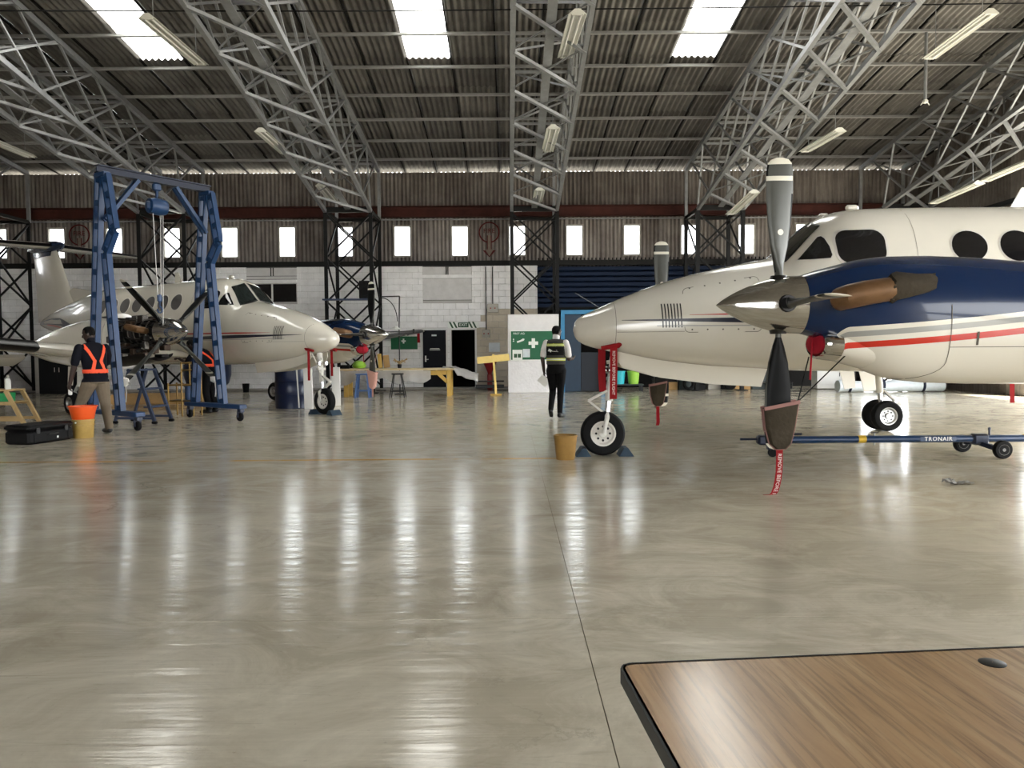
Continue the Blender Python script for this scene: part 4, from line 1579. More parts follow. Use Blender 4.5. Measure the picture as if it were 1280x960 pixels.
def wood_material():
    m = bpy.data.materials.new('oak_laminate')
    m.use_nodes = True
    n, l = m.node_tree.nodes, m.node_tree.links
    b = n['Principled BSDF']
    tc = n.new('ShaderNodeTexCoord')

    def nz(sc, st, det=8, rough=.65, dist=0.):
        mp = n.new('ShaderNodeMapping')
        mp.inputs['Scale'].default_value = st
        l.new(tc.outputs['Object'], mp.inputs[0])
        z = n.new('ShaderNodeTexNoise')
        z.inputs['Scale'].default_value = sc
        z.inputs['Detail'].default_value = det
        z.inputs['Roughness'].default_value = rough
        z.inputs['Distortion'].default_value = dist
        l.new(mp.outputs[0], z.inputs['Vector'])
        return z.outputs['Fac']

    def ramp(x, st):
        r_ = n.new('ShaderNodeValToRGB')
        while len(r_.color_ramp.elements) < len(st):
            r_.color_ramp.elements.new(.5)
        for e, (p, c) in zip(r_.color_ramp.elements, st):
            e.position = p
            e.color = (*c, 1)
        l.new(x, r_.inputs[0])
        return r_.outputs[0]
    base = ramp(nz(2.2, (6, .55, 1), dist=.6), [(.3, srgb(158, 120, 78)), (.5, srgb(186, 148, 102)), (.7, srgb(204, 172, 128))])
    grain = ramp(nz(9, (14, .5, 1), 6), [(.38, (0.40, 0.34, 0.28)), (.52, (1, 1, 1))])
    mx = n.new('ShaderNodeMix')
    mx.data_type = 'RGBA'
    mx.blend_type = 'MULTIPLY'
    mx.inputs['Factor'].default_value = .6
    l.new(base, mx.inputs['A'])
    l.new(grain, mx.inputs['B'])
    l.new(mx.outputs['Result'], b.inputs['Base Color'])
    b.inputs['Roughness'].default_value = .32
    b.inputs['Coat Weight'].default_value = .8
    b.inputs['Coat Roughness'].default_value = .16
    bp = n.new('ShaderNodeBump')
    bp.inputs['Strength'].default_value = .08
    bp.inputs['Distance'].default_value = .003
    l.new(nz(40, (1, 1, 1), 3), bp.inputs['Height'])
    l.new(bp.outputs[0], b.inputs['Normal'])
    MATS['wood'] = m


wood_material()
mat('edge_black', srgb(24, 27, 28), .5)
mat('table_leg', srgb(60, 60, 62), .45, .4)
TR = R(4.7)
t = thing('table', 'wooden laminate table with black edging and a cable hole', 'table', (.184, 1.27, 0), TR)
# local: x along the far edge, -y towards the camera
TWD, TDP = 1.5, .75
cr = .02
pl = [(cr, 0), (TWD, 0), (TWD, -TDP), (0, -TDP), (0, -cr), (.006, -.006)]
MB().prism(pl, .728, .75, 'XY').build('top', MATS['wood'], t, None)
e = MB()
for (a, b_), (c, d) in zip(pl, pl[1:] + pl[:1]):
    e.bar((a, b_, .738), (c, d, .738), .008, .024)
e.build('edge_strip', MATS['edge_black'], t, None)
MB().lathe([(.001, .7515), (.017, .7515), (.021, .7505), (.021, .748)], 24, 'Z', (.62, -.06, 0), cap=False).build('cable_hole', MATS['black_boot'], t)
for x in (.08, TWD - .08):
    for y in (-.08, -TDP + .08):
        MB().bbox((x, y, .361), (.04, .04, .722), .004).build('leg', MATS['table_leg'], t, None)

# ---------------------------------------------------------------- engine hoist gantry over the uncowled engine
HD = Vector((math.cos(R(35)), -math.sin(R(35)), 0))      # nose direction of the aircraft
LD = Vector((math.sin(R(35)), math.cos(R(35)), 0))
GC = Vector((-6.225, 13.80, 0))
g = thing('engine_hoist', 'blue steel engine hoist gantry on casters with chain block', 'hoist gantry', tuple(GC), math.atan2(HD.y, HD.x))
# local x along HD, local y along LD
GH = .97


def ladder(p0, p1, dep=.19, wd=.09, nb=None, m='hoist_blue', name='leg', par=None):
    """fabricated post: two flanges with batten plates"""
    p0, p1 = Vector(p0), Vector(p1)
    t_ = (p1 - p0).normalized()
    a = t_.cross(Vector((0, 1, 0))).normalized() * (dep / 2 - .018)
    mb = MB()
    for s_ in (-1, 1):
        mb.bar(p0 + a * s_, p1 + a * s_, .036, wd, up=(0, 1, 0))
    L = (p1 - p0).length
    n_ = nb or max(2, int(L / .42) + 1)
    for i in range(n_ + 1):
        q = p0 + t_ * (.05 + (L - .1) * i / n_)
        mb.bar(q - t_ * .05, q + t_ * .05, dep - .05, wd * .7, up=(0, 1, 0))
    return mb.build(name, MATS[m], par, None)


for sy in (-GH, GH):
    ladder((-.5, sy, .30), (-.06, sy, 4.22), par=g)
    ladder((.38, sy, .30), (.08, sy, 2.95), par=g)
    ladder((.08, sy, 2.95), (.36, sy, 3.3), par=g, nb=1, name='leg_elbow')
    ladder((.36, sy, 3.3), (.14, sy, 4.22), par=g, name='leg_head')
    MB().bbox((.12, sy, .27), (1.75, .16, .08), .01).build('base_beam', MATS['hoist_blue'], g)
    MB().bbox((.02, sy, 4.24), (.32, .12, .08), .01).build('head_plate', MATS['hoist_blue'], g)
    for sx in (-.66, .92):
        cf = MB().bbox((sx, sy, .2), (.1, .1, .07), .01).bar((sx - .03, sy - .04, .2), (sx - .03, sy - .04, .07), .05, .01).bar((sx - .03, sy + .04, .2), (sx - .03, sy + .04, .07), .05, .01)
        c_ = cf.build('caster_fork', MATS['hoist_dark'], g, None)
        MB().lathe([(.01, -.03), (.07, -.03), (.08, -.015), (.08, .015), (.07, .03), (.01, .03)], 20, 'Y', (sx - .03, sy, .081)).build('caster_wheel', MATS['rubber'], c_)
    s_ = 1 if sy > 0 else -1
    for xo in (-.05, .05):
        MB().bar((xo, sy - s_ * .03, 3.5), (xo, sy - s_ * .62, 4.26), .05, .06).build('knee_brace', MATS['hoist_blue'], g, None)
bm = MB().box((0, 0, 4.39), (.14, 2 * GH + .16, .02)).box((0, 0, 4.28), (.14, 2 * GH + .16, .02)).box((0, 0, 4.335), (.02, 2 * GH + .16, .1))
bm.build('beam', MATS['hoist_dark'], g, None)
ho = thing('chain_hoist', 'bright blue chain block with hook hanging from the gantry beam', 'chain hoist', tuple(GC), math.atan2(HD.y, HD.x))
MB().bbox((0, 0, 4.2), (.1, .14, .13), .02).tube([(0, 0, 4.16), (0, 0, 3.98)], .025, 8).build('trolley', MATS['hoist_blue'], ho)
MB().lathe([(.02, -.16), (.13, -.15), (.15, -.05), (.15, .05), (.13, .15), (.02, .16)], 20, 'Y', (0, 0, 3.86)).bbox((0, 0, 3.86), (.12, .40, .16), .03).build('hoist_body', MATS['hoist_blue'], ho)
for i, (dx, dy, z0, z1) in enumerate(((.03, -.1, 3.75, 2.3), (.0, .06, 3.75, 2.3), (-.04, .13, 3.75, 1.6))):
    MB().tube([(dx, dy, z0), (dx * .6, dy * .7, (z0 + z1) / 2), (dx * .3, dy * .4, z1)], .009, 6).build('chain', MATS['chain'], ho)
MB().bbox((0, 0, 2.24), (.07, .08, .14), .02).tube([(0, 0, 2.17)] + [(0, .045 * math.sin(a), 2.09 - .055 * math.cos(a) * -1 - .055) for a in lin(0, 1.6 * PI, 10)], .014, 8).build('hook', MATS['hoist_blue'], ho)
MB().tube([(0, 0, 2.05), (-.2, .05, 1.93)], .008, 6).tube([(0, 0, 2.05), (-.5, -.03, 1.93)], .008, 6).build('sling', MATS['chain'], ho)
# white rags tied on the lower blade tips
hub = Vector((-3.42, 15.25, 1.65)) + Matrix.Rotation(a145, 3, 'Z') @ Vector((1.56, EY, 0))
for s_, lab in ((-1, 'white rag tied to the propeller blade tip above the blue-grey steps'), (1, 'white rag tied to the propeller blade tip above the brass-coloured stand')):
    p = hub + LD * (.888 * s_ * .985) + Vector((0, 0, -.888 * .985))
    rt = thing('rag', lab, 'rag', tuple(p), R(35) * -1, 'rags on the propeller')
    kn = MB()
    rr = random.Random(8 + s_)
    rings = []
    for i, (q, r_) in enumerate(((.07, .05), (.045, .10), (.0, .115), (-.05, .09), (-.08, .04))):
        rings.append([Vector((math.cos(2 * PI * k / 12) * r_ * rr.uniform(.8, 1.2), math.sin(2 * PI * k / 12) * r_ * .55 * rr.uniform(.8, 1.2), q + rr.uniform(-.012, .012))) for k in range(12)])
    kn.loft(rings, cap=True).build('knot', MATS['cloth_white'], rt, 50)
    ribbon(rt, [(.02, 0, -.05), (.03, .01, -.2), (.02, 0, -.36)], .035, 'tail', m='cloth_white')
    ribbon(rt, [(.05, 0, .0), (.13, .01, -.03), (.2, 0, -.05)], .03, 'tail', across=(0, 0, 1), m='cloth_white')
# ---------------------------------------------------------------- people
import numpy as np
mat('skin_dark', srgb(52, 35, 27), .5, var=.1, vscale=12)
mat('hair_black', srgb(9, 8, 7), .9, bump=.5, bscale=90)
mat('shirt_white', srgb(226, 224, 222), .85, var=.08, vscale=9)
mat('shirt_navy', srgb(11, 12, 22), .85, var=.15, vscale=9)
mat('trousers_black', srgb(8, 8, 10), .85, var=.2, vscale=8)
mat('trousers_khaki', srgb(112, 101, 86), .9, var=.15, vscale=8)
mat('shoe_black', srgb(7, 7, 8), .4)
mat('vest_grey', srgb(62, 62, 60), .85, var=.1, vscale=10)
mat('vest_dark', srgb(16, 16, 16), .85)
mat('vest_lime', srgb(196, 206, 92), .6)
mat('vest_silver', srgb(206, 208, 200), .35)
mat('harness_orange', srgb(246, 92, 60), .65)
mat('eye_white', srgb(220, 214, 206), .3)
PM = ['skin_dark', 'hair_black', 'shirt_white', 'shirt_navy', 'trousers_black', 'trousers_khaki', 'shoe_black']


def ball(mb, c, r_, sc=(1, 1, 1), n=12):
    c = Vector(c)
    rings = []
    for i in range(n + 1):
        a = -PI / 2 + PI * i / n
        rr = max(1e-4, math.cos(a)) * r_
        rings.append([c + Vector((rr * math.cos(2 * PI * k / 16) * sc[0], rr * math.sin(2 * PI * k / 16) * sc[1], r_ * math.sin(a) * sc[2])) for k in range(16)])
    mb.loft(rings, cap=True)


class Figure:
    def __init__(s, base, yaw):
        s.mb = MB()
        s.b = []
        s.R = Vector((math.cos(yaw), -math.sin(yaw), 0))     # person's right
        s.F = Vector((math.sin(yaw), math.cos(yaw), 0))      # forward
        s.o = Vector(base)

    def P(s, p):
        return s.o + s.R * p[0] + s.F * p[1] + Vector((0, 0, p[2]))

    def limb(s, pts, rad, mats):
        """pts with radii; mats has one entry per segment"""
        pts = [s.P(p) for p in pts]
        s.mb.tube(pts, rad, 14)
        for p, r_ in zip(pts, rad):
            ball(s.mb, p, r_, n=8)
        for i, m in enumerate(mats):
            s.b.append((pts[i], pts[i + 1], rad[i], rad[i + 1], m))

    def torso(s, rows, mats):
        """rows: centre (local), half width, half depth, spine direction (local)"""
        rings = []
        cs = []
        for c, hw, hd, sp in rows:
            c = s.P(c)
            S = (s.R * sp[0] + s.F * sp[1] + Vector((0, 0, sp[2]))).normalized()
            D = S.cross(s.R).normalized()
            rings.append([c + s.R * hw * math.copysign(abs(math.cos(a)) ** .85, math.cos(a)) + D * hd * math.sin(a) for a in [2 * PI * k / 28 for k in range(28)]])
            cs.append((c, (hw + hd) / 2))
        s.mb.loft(rings, cap=True)
        for i, m in enumerate(mats):
            s.b.append((cs[i][0], cs[i + 1][0], cs[i][1], cs[i + 1][1], m))

    def head(s, c, look, tilt=0.0):
        """head centre (local), look: yaw relative to the body"""
        C = s.P(c)
        f = (s.F * math.cos(look) + s.R * math.sin(look))
        f = (f * math.cos(tilt) - Vector((0, 0, 1)) * math.sin(tilt)).normalized()
        r_ = f.cross(Vector((0, 0, 1))).normalized()
        u = r_.cross(f).normalized()
        s.hf, s.hr, s.hu, s.hc = f, r_, u, C
        rings = []
        for z, hw, fr, bk in ((-.118, .03, .075, -.0), (-.10, .05, .085, .035), (-.07, .062, .088, .065), (-.03, .070, .090, .09), (.01, .075, .092, .10), (.05, .076, .088, .10), (.085, .066, .070, .085), (.108, .045, .045, .055), (.118, .01, .01, .012)):
            rings.append([C + u * z + r_ * hw * math.cos(a) + f * ((fr if math.sin(a) > 0 else bk) * math.sin(a)) for a in [2 * PI * k / 20 for k in range(20)]])
        s.mb.loft(rings, cap=True)
        nose = [C + f * .088 + u * .02, C + f * .112 - u * .028, C + f * .085 - u * .036]
        s.mb.tube(nose, [.008, .017, .012], 8)
        s.mb.tube([C + f * .088 - u * .058 + r_ * x for x in (-.026, 0, .026)], [.006, .010, .006], 8)     # lips
        s.mb.tube([C + f * .086 + u * .032 + r_ * x for x in (-.045, 0, .045)], [.006, .008, .006], 8)     # brow
        for sg in (-1, 1):
            ball(s.mb, C + r_ * .078 * sg - f * .012 - u * .005, .03, (.45, .8, 1.0), 8)
        s.b.append((C - u * .09 + f * .03, C + u * .03, .08, .1, 'skin_dark'))

    def hand(s, wrist, d, palm_n, curl=.5, left=False, sz=1.0):
        """wrist (local), d: direction of the fingers, palm_n: palm normal (local)"""
        W = s.P(wrist)
        tv = lambda v: (s.R * v[0] + s.F * v[1] + Vector((0, 0, v[2]))).normalized()
        d, n_ = tv(d), tv(palm_n)
        side = d.cross(n_).normalized() * (-1 if left else 1)
        rings = []
        for q, hw, ht in ((-.01, .026, .02), (.02, .033, .018), (.055, .042, .016), (.085, .042, .014)):
            rings.append([W + d * q * sz + side * hw * sz * math.cos(a) + n_ * ht * sz * math.sin(a) for a in [2 * PI * k / 12 for k in range(12)]])
        s.mb.loft(rings, cap=True)
        for k, L in enumerate((.072, .082, .076, .060)):
            p0 = W + d * .08 * sz + side * (.031 - .0205 * k) * sz
            p1 = p0 + (d * math.cos(curl * .6) + n_ * math.sin(curl * .6)) * L * .45 * sz
            p2 = p1 + (d * math.cos(curl * 1.5) + n_ * math.sin(curl * 1.5)) * L * .32 * sz
            p3 = p2 + (d * math.cos(curl * 2.2) + n_ * math.sin(curl * 2.2)) * L * .25 * sz
            s.mb.tube([p0, p1, p2, p3], [.0098 * sz, .0095 * sz, .009 * sz, .0078 * sz], 8)
        p0 = W + d * .02 * sz + side * .028 * sz
        p1 = p0 + (side * .75 + d * .6 + n_ * .25).normalized() * .042 * sz
        p2 = p1 + (d * .9 + side * .25 + n_ * .45).normalized() * .034 * sz
        s.mb.tube([p0, p1, p2], [.015 * sz, .0115 * sz, .0095 * sz], 8)
        s.b.append((W, W + d * .14, .03, .03, 'skin_dark'))
        return W + d * .10 * sz + n_ * .02

    def build(s, label, voxel=.0085, hem=None):
        tmp = s.mb.build('body_raw', MATS['skin_dark'], None, None)
        md = tmp.modifiers.new('r', 'REMESH')
        md.mode = 'VOXEL'
        md.voxel_size = voxel
        md2 = tmp.modifiers.new('s', 'SMOOTH')
        md2.factor = .5
        md2.iterations = 3
        dg = bpy.context.evaluated_depsgraph_get()
        me = bpy.data.meshes.new_from_object(tmp.evaluated_get(dg))
        bpy.data.objects.remove(tmp)
        me.name = 'person'
        me.materials.clear()
        for m in PM:
            me.materials.append(MATS[m])
        nf = len(me.polygons)
        c = np.zeros(nf * 3)
        me.polygons.foreach_get('center', c)
        c = c.reshape(-1, 3)
        best = np.full(nf, 1e9)
        idx = np.zeros(nf, int)
        lab = np.zeros(nf, int)
        for bi, (a, b, ra, rb, m) in enumerate(s.b):
            a_, b_ = np.array(a), np.array(b)
            d = b_ - a_
            t = np.clip(((c - a_) @ d) / max(d @ d, 1e-9), 0, 1)
            dist = np.linalg.norm(c - (a_ + t[:, None] * d), axis=1) - (ra + (rb - ra) * t)
            k = dist < best
            best[k] = dist[k]
            idx[k] = PM.index(m)
            lab[k] = bi
        if hem:
            ok = np.isin(lab, list(hem[1]))
            idx[ok & (c[:, 2] >= hem[0])] = PM.index(hem[2])
            idx[ok & (c[:, 2] < hem[0])] = PM.index(hem[3])
        # cropped hair on the skull
        hc = np.array(s.hc)
        rel = c - hc
        hu, hf_ = rel @ np.array(s.hu), rel @ np.array(s.hf)
        near = np.linalg.norm(rel, axis=1) < .16
        hair = near & (hu > .0) & ((hu > .062) | (hf_ < .02)) | near & (hf_ < -.03) & (hu > -.04)
        idx[hair] = 1
        me.polygons.foreach_set('material_index', idx.astype(np.int32))
        me.polygons.foreach_set('use_smooth', [True] * nf)
        o = bpy.data.objects.new('person', me)
        COL.objects.link(o)
        tag(o, label, 'person')
        s.me, s.c, s.lab, s.obj = me, c, lab, o
        # eyes
        ey = MB()
        for sg in (-1, 1):
            ball(ey, s.hc + s.hf * .083 + s.hr * .03 * sg + s.hu * .012, .0105, n=6)
        ey.build('eye', MATS['eye_white'], o)
        return o

    def shell(s, name, cond, off, mats, matfn=None):
        """garment lying on the body: faces picked by cond(local x, y, z, bone)"""
        me = s.me
        vs = np.zeros(len(me.vertices) * 3)
        me.vertices.foreach_get('co', vs)
        vs = vs.reshape(-1, 3)
        ns = np.zeros(len(me.vertices) * 3)
        me.vertices.foreach_get('normal', ns)
        ns = ns.reshape(-1, 3)
        rel = s.c - np.array(s.o)
        lx, ly, lz = rel @ np.array(s.R), rel @ np.array(s.F), rel[:, 2]
        pick = [i for i in range(len(s.c)) if cond(lx[i], ly[i], lz[i], s.lab[i])]
        mp, V, Fc, mi = {}, [], [], []
        for i in pick:
            f = []
            for v in me.polygons[i].vertices:
                if v not in mp:
                    mp[v] = len(V)
                    V.append(tuple(vs[v] + ns[v] * off))
                f.append(mp[v])
            Fc.append(tuple(f))
            mi.append(matfn(lx[i], ly[i], lz[i]) if matfn else 0)
        mb = MB()
        mb.v, mb.f, mb.m = V, Fc, mi
        o = mb.build(name, [MATS[m] for m in mats], s.obj, 180)
        sm = o.modifiers.new('thickness', 'SOLIDIFY')
        sm.thickness = .008
        return o


# --- man in a grey vest walking away past the first aid board
f = Figure((.885, 14.36, 0), R(14))
f.torso([((0, 0, .84), .155, .115, (0, 0, 1)), ((0, 0, .94), .17, .125, (0, 0, 1)), ((0, 0, 1.04), .165, .118, (0, 0, 1)), ((0, .01, 1.18), .175, .12, (0, 0, 1)), ((0, .01, 1.32), .195, .125, (0, 0, 1)), ((0, 0, 1.42), .185, .105, (0, 0, 1)), ((0, 0, 1.45), .12, .08, (0, 0, 1))],
        ['trousers_black', 'trousers_black', 'shirt_white', 'shirt_white', 'shirt_white', 'shirt_white'])
f.limb([(0, .01, 1.455), (.005, .02, 1.55)], [.07, .066], ['skin_dark'])
f.head((.005, .035, 1.605), R(38), R(8))
# right leg planted, left leg trailing with the heel raised
f.limb([(.095, .01, .88), (.075, .05, .50), (.065, .02, .095)], [.10, .066, .05], ['trousers_black', 'trousers_black'])
f.limb([(.065, -.02, .05), (.09, .09, .042), (.115, .18, .034)], [.048, .047, .032], ['shoe_black', 'shoe_black'])
f.limb([(-.09, 0, .88), (-.075, .06, .50), (-.07, -.17, .17)], [.10, .066, .05], ['trousers_black', 'trousers_black'])
f.limb([(-.07, -.19, .135), (-.07, -.13, .06), (-.07, -.07, .035)], [.042, .042, .028], ['shoe_black', 'shoe_black'])
f.limb([(-.185, 0, 1.40), (-.225, -.01, 1.28), (-.24, -.02, 1.17)], [.062, .06, .058], ['shirt_white', 'shirt_white'])
f.limb([(-.24, -.02, 1.19), (-.25, -.03, 1.10), (-.235, .03, .87)], [.043, .04, .028], ['skin_dark', 'skin_dark'])
hp = f.hand((-.235, .03, .87), (.03, .1, -1), (1, 0, 0), .7, left=True)
f.limb([(.185, 0, 1.40), (.225, .0, 1.28), (.24, .0, 1.17)], [.062, .06, .058], ['shirt_white', 'shirt_white'])
f.limb([(.24, .0, 1.19), (.245, .01, 1.10), (.27, .25, 1.10)], [.043, .042, .028], ['skin_dark', 'skin_dark'])
hp2 = f.hand((.27, .25, 1.10), (.05, 1, .03), (-.6, 0, .8), .5)
f.build('man in white shirt and grey reflective vest walking away with papers in hand')
body_b = set(range(0, 6))


def vest_mat(x, y, z):
    if 1.335 < z < 1.385 or 1.065 < z < 1.115:
        return 3 if (1.352 < z < 1.368 or 1.082 < z < 1.098) else 2
    if 1.17 < z < 1.325 and abs(x) < .15:
        return 1
    return 0


vest = f.shell('vest', lambda x, y, z, b: b in body_b and 1.0 < z < 1.47 and abs(x) < .205 - max(0, z - 1.38) * .3, .014, ['vest_grey', 'vest_dark', 'vest_lime', 'vest_silver'], vest_mat)
# winged emblem on the back of the vest
em = MB()
for (x0_, z0_, x1_, z1_, w_) in ((-.11, 1.285, -.065, 1.265, .016), (-.12, 1.255, -.065, 1.25, .02), (-.08, 1.23, -.05, 1.262, .018), (-.05, 1.245, .02, 1.24, .008), (.02, 1.24, .07, 1.236, .006), (.03, 1.262, .05, 1.258, .008)):
    em.bar(f.P((x0_, -.148, z0_)), f.P((x1_, -.148, z1_)), .004, w_)
em.build('emblem', MATS['vest_silver'], f.obj, None)
pt = MB()
a = hp + Vector((-.035, -.03, -.02))
Rr, Uu = (f.R * .75 + Vector((0, 0, -.66))).normalized(), (f.R * .66 + Vector((0, 0, .75))).normalized()
Dn = Vector((0, 0, -1))
c0 = a + Dn * .06
pt.add([c0 - Rr * .1 - Uu * .08 - f.F * .002, c0 + Rr * .1 - Uu * .08 - f.F * .002, c0 + Rr * .1 + Uu * .08 - f.F * .002, c0 - Rr * .1 + Uu * .08 - f.F * .002,
        c0 - Rr * .1 - Uu * .08 + f.F * .002, c0 + Rr * .1 - Uu * .08 + f.F * .002, c0 + Rr * .1 + Uu * .08 + f.F * .002, c0 - Rr * .1 + Uu * .08 + f.F * .002],
       [(0, 1, 2, 3), (7, 6, 5, 4), (0, 4, 5, 1), (1, 5, 6, 2), (2, 6, 7, 3), (3, 7, 4, 0)])
tag(pt.build('paper_sheets', MATS['label_white'], None, None), 'white paper sheets held in the walking man\'s lowered hand', 'paper')
ph = MB().bbox((0, 0, 0), (.075, .15, .009), .004)
ph.xf(frame4(f.R, f.F, (0, 0, 1), hp2 + Vector((0, 0, .012))))
tag(ph.build('phone', MATS['black_boot']), 'dark phone held in front of the walking man in the vest', 'phone')

HAR = ['harness_orange']


def harness(fig, zt, zb):
    """reflective cross-back harness: belt, and straps meeting between the shoulder blades"""
    def cond(x, y, z, b):
        if b not in fig.tb:
            return False
        if zb < z < zb + .055:
            return True
        if z < zb or z > zt + .03:
            return False
        u = (z - zb) / (zt - zb)
        cx = .045 + .10 * max(0, (u - .45) / .55) if u > .45 else .045 + .11 * (.45 - u)
        return abs(abs(x) - cx) < .024
    return fig.shell('harness', cond, .012, HAR)


# --- mechanic in navy shirt and khaki trousers beside the hoist
f = Figure((-6.50, 12.1, 0), R(-52))
f.tb = set(range(0, 6))
LE = (0, .12, 1)
f.torso([((0, -.02, .80), .165, .125, (0, 0, 1)), ((0, -.02, .90), .18, .135, (0, 0, 1)), ((0, 0, 1.0), .175, .13, LE), ((0, .03, 1.13), .185, .13, LE), ((0, .06, 1.27), .205, .13, LE), ((0, .08, 1.37), .19, .105, LE), ((0, .095, 1.43), .11, .075, LE)],
        ['shirt_navy', 'shirt_navy', 'shirt_navy', 'shirt_navy', 'shirt_navy', 'shirt_navy'])
f.limb([(0, .09, 1.40), (-.005, .13, 1.50)], [.062, .06], ['skin_dark'])
f.head((-.01, .155, 1.575), R(-42), R(14))
f.limb([(.095, 0, .80), (.14, .0, .47), (.16, -.06, .10)], [.115, .078, .062], ['trousers_khaki', 'trousers_khaki'])
f.limb([(.16, -.08, .05), (.165, .05, .045), (.165, .13, .035)], [.045, .045, .032], ['shoe_black', 'shoe_black'])
f.limb([(-.095, 0, .80), (-.15, .2, .48), (-.2, .26, .10)], [.115, .078, .062], ['trousers_khaki', 'trousers_khaki'])
f.limb([(-.2, .24, .05), (-.21, .36, .045), (-.215, .44, .035)], [.045, .045, .032], ['shoe_black', 'shoe_black'])
f.limb([(-.20, .07, 1.35), (-.255, .05, 1.22), (-.275, .05, 1.12)], [.068, .064, .062], ['shirt_navy', 'shirt_navy'])
f.limb([(-.275, .05, 1.14), (-.29, .06, 1.05), (-.33, .12, .80)], [.047, .044, .03], ['skin_dark', 'skin_dark'])
hp = f.hand((-.33, .12, .80), (-.1, .15, -1), (1, .2, 0), .7, left=True)
f.limb([(.20, .07, 1.35), (.25, .12, 1.23), (.26, .18, 1.13)], [.068, .064, .062], ['shirt_navy', 'shirt_navy'])
f.limb([(.26, .18, 1.15), (.26, .21, 1.09), (.16, .42, 1.12)], [.047, .044, .03], ['skin_dark', 'skin_dark'])
f.hand((.16, .42, 1.12), (-.5, .8, .1), (0, .1, -1), .5)
f.build('mechanic in navy shirt and khaki trousers with orange harness standing by the yellow bucket', hem=(.82, {0, 1, 2, 8, 9, 12, 13}, 'shirt_navy', 'trousers_khaki'))
harness(f, 1.37, .96)
tag(MB().bbox(tuple(hp + Vector((0, 0, -.03))), (.05, .05, .10), .012).build('spray_can', MATS['label_white']), 'small white can held in the hand of the mechanic in khaki trousers', 'can')

# --- mechanic bending over the far side of the bare engine
f = Figure((-6.25, 16.05, 0), R(-80))
f.tb = set(range(0, 6))
B1, B2 = (0, .45, 1), (0, .8, .8)
f.torso([((0, -.05, .80), .165, .125, (0, 0, 1)), ((0, -.05, .90), .175, .135, (0, .1, 1)), ((0, -.02, 1.0), .175, .13, B1), ((0, .05, 1.11), .185, .13, B2), ((0, .14, 1.21), .20, .13, B2), ((0, .22, 1.28), .19, .105, B2), ((0, .27, 1.32), .11, .075, B2)],
        ['trousers_black', 'shirt_navy', 'shirt_navy', 'shirt_navy', 'shirt_navy', 'shirt_navy'])
f.limb([(0, .25, 1.30), (0, .34, 1.37)], [.062, .06], ['skin_dark'])
f.head((0, .39, 1.42), R(0), R(35))
for sx in (-1, 1):
    f.limb([(sx * .095, -.03, .85), (sx * .12, .02, .47), (sx * .12, -.05, .10)], [.112, .075, .058], ['trousers_black', 'trousers_black'])
    f.limb([(sx * .12, -.07, .05), (sx * .125, .05, .045), (sx * .125, .13, .035)], [.045, .045, .032], ['shoe_black', 'shoe_black'])
    f.limb([(sx * .195, .2, 1.27), (sx * .235, .27, 1.16), (sx * .24, .33, 1.08)], [.068, .062, .06], ['shirt_navy', 'shirt_navy'])
    f.limb([(sx * .24, .32, 1.10), (sx * .24, .36, 1.05), (sx * .17, .56, 1.14)], [.047, .044, .03], ['skin_dark', 'skin_dark'])
    f.hand((sx * .17, .56, 1.14), (-sx * .3, 1, .15), (0, .1, -1), .6, left=sx < 0)
f.build('mechanic in dark clothes with orange harness bending towards the bare engine')
harness(f, 1.27, .97)
# ---------------------------------------------------------------- workshop equipment around the left aircraft
mat('case_black', srgb(9, 9, 10), .58, bump=.15, bscale=60)
mat('bucket_yellow', srgb(174, 142, 72), .5, var=.25, vscale=7)
mat('tub_orange', srgb(226, 84, 24), .45)
mat('ladder_wood', srgb(186, 158, 112), .6, var=.25, vscale=8)
mat('tray_green', srgb(30, 150, 84), .45)
mat('steps_blue', srgb(58, 70, 96), .5, .2, var=.25, vscale=6)
mat('brass_tube', srgb(150, 120, 62), .4, .5, var=.3, vscale=8)
mat('drum_blue', srgb(8, 26, 60), .35, var=.25, vscale=4, stretch=(8, 8, 1))
mat('board_white', srgb(222, 222, 220), .6)
mat('bench_wood', srgb(206, 170, 92), .6, var=.2, vscale=6)
mat('pine_top', srgb(204, 186, 148), .6, var=.15, vscale=6)
mat('cardboard', srgb(176, 142, 96), .85, var=.2, vscale=6)
glass_material('plastic_film', (.93, .93, .92), .0)
mat('plastic_sheet', srgb(196, 194, 190), .3, var=.12, vscale=7)
MATS['plastic_sheet'].node_tree.nodes['Principled BSDF'].inputs['Alpha'].default_value = .62
mat('metal_black', srgb(12, 12, 13), .5)
mat('stool_blue', srgb(66, 94, 142), .5)
mat('pink_cloth', srgb(206, 160, 148), .85, var=.1, vscale=6)
mat('sign_green', srgb(16, 92, 58), .5, var=.06, vscale=3)
mat('sign_white', srgb(228, 232, 226), .5)
mat('sign_dark_green', srgb(30, 70, 44), .5)
mat('sign_yellow', srgb(234, 206, 128), .55, var=.1, vscale=6)
mat('fire_red', srgb(150, 26, 32), .45)
mat('faded_red', srgb(84, 30, 30), .85, var=.4, vscale=8, world=True)
mat('faded_cream', srgb(118, 106, 96), .85, var=.3, vscale=8, world=True)
mat('box_grey', srgb(176, 172, 162), .6, var=.15, vscale=8)
mat('bin_cyan', srgb(44, 176, 188), .45)
mat('bin_green', srgb(142, 190, 62), .45)
mat('door_navy', srgb(9, 11, 20), .6)
mat('lamp_white', srgb(206, 206, 198), .5, var=.1, vscale=4)
mat('lamp_tube', srgb(230, 230, 226), .35)
mat('machine_green', srgb(28, 42, 42), .5, var=.3, vscale=6)
mat('tarp_white', srgb(206, 214, 218), .5, var=.15, vscale=5)
mat('tarp_navy', srgb(18, 24, 42), .6)

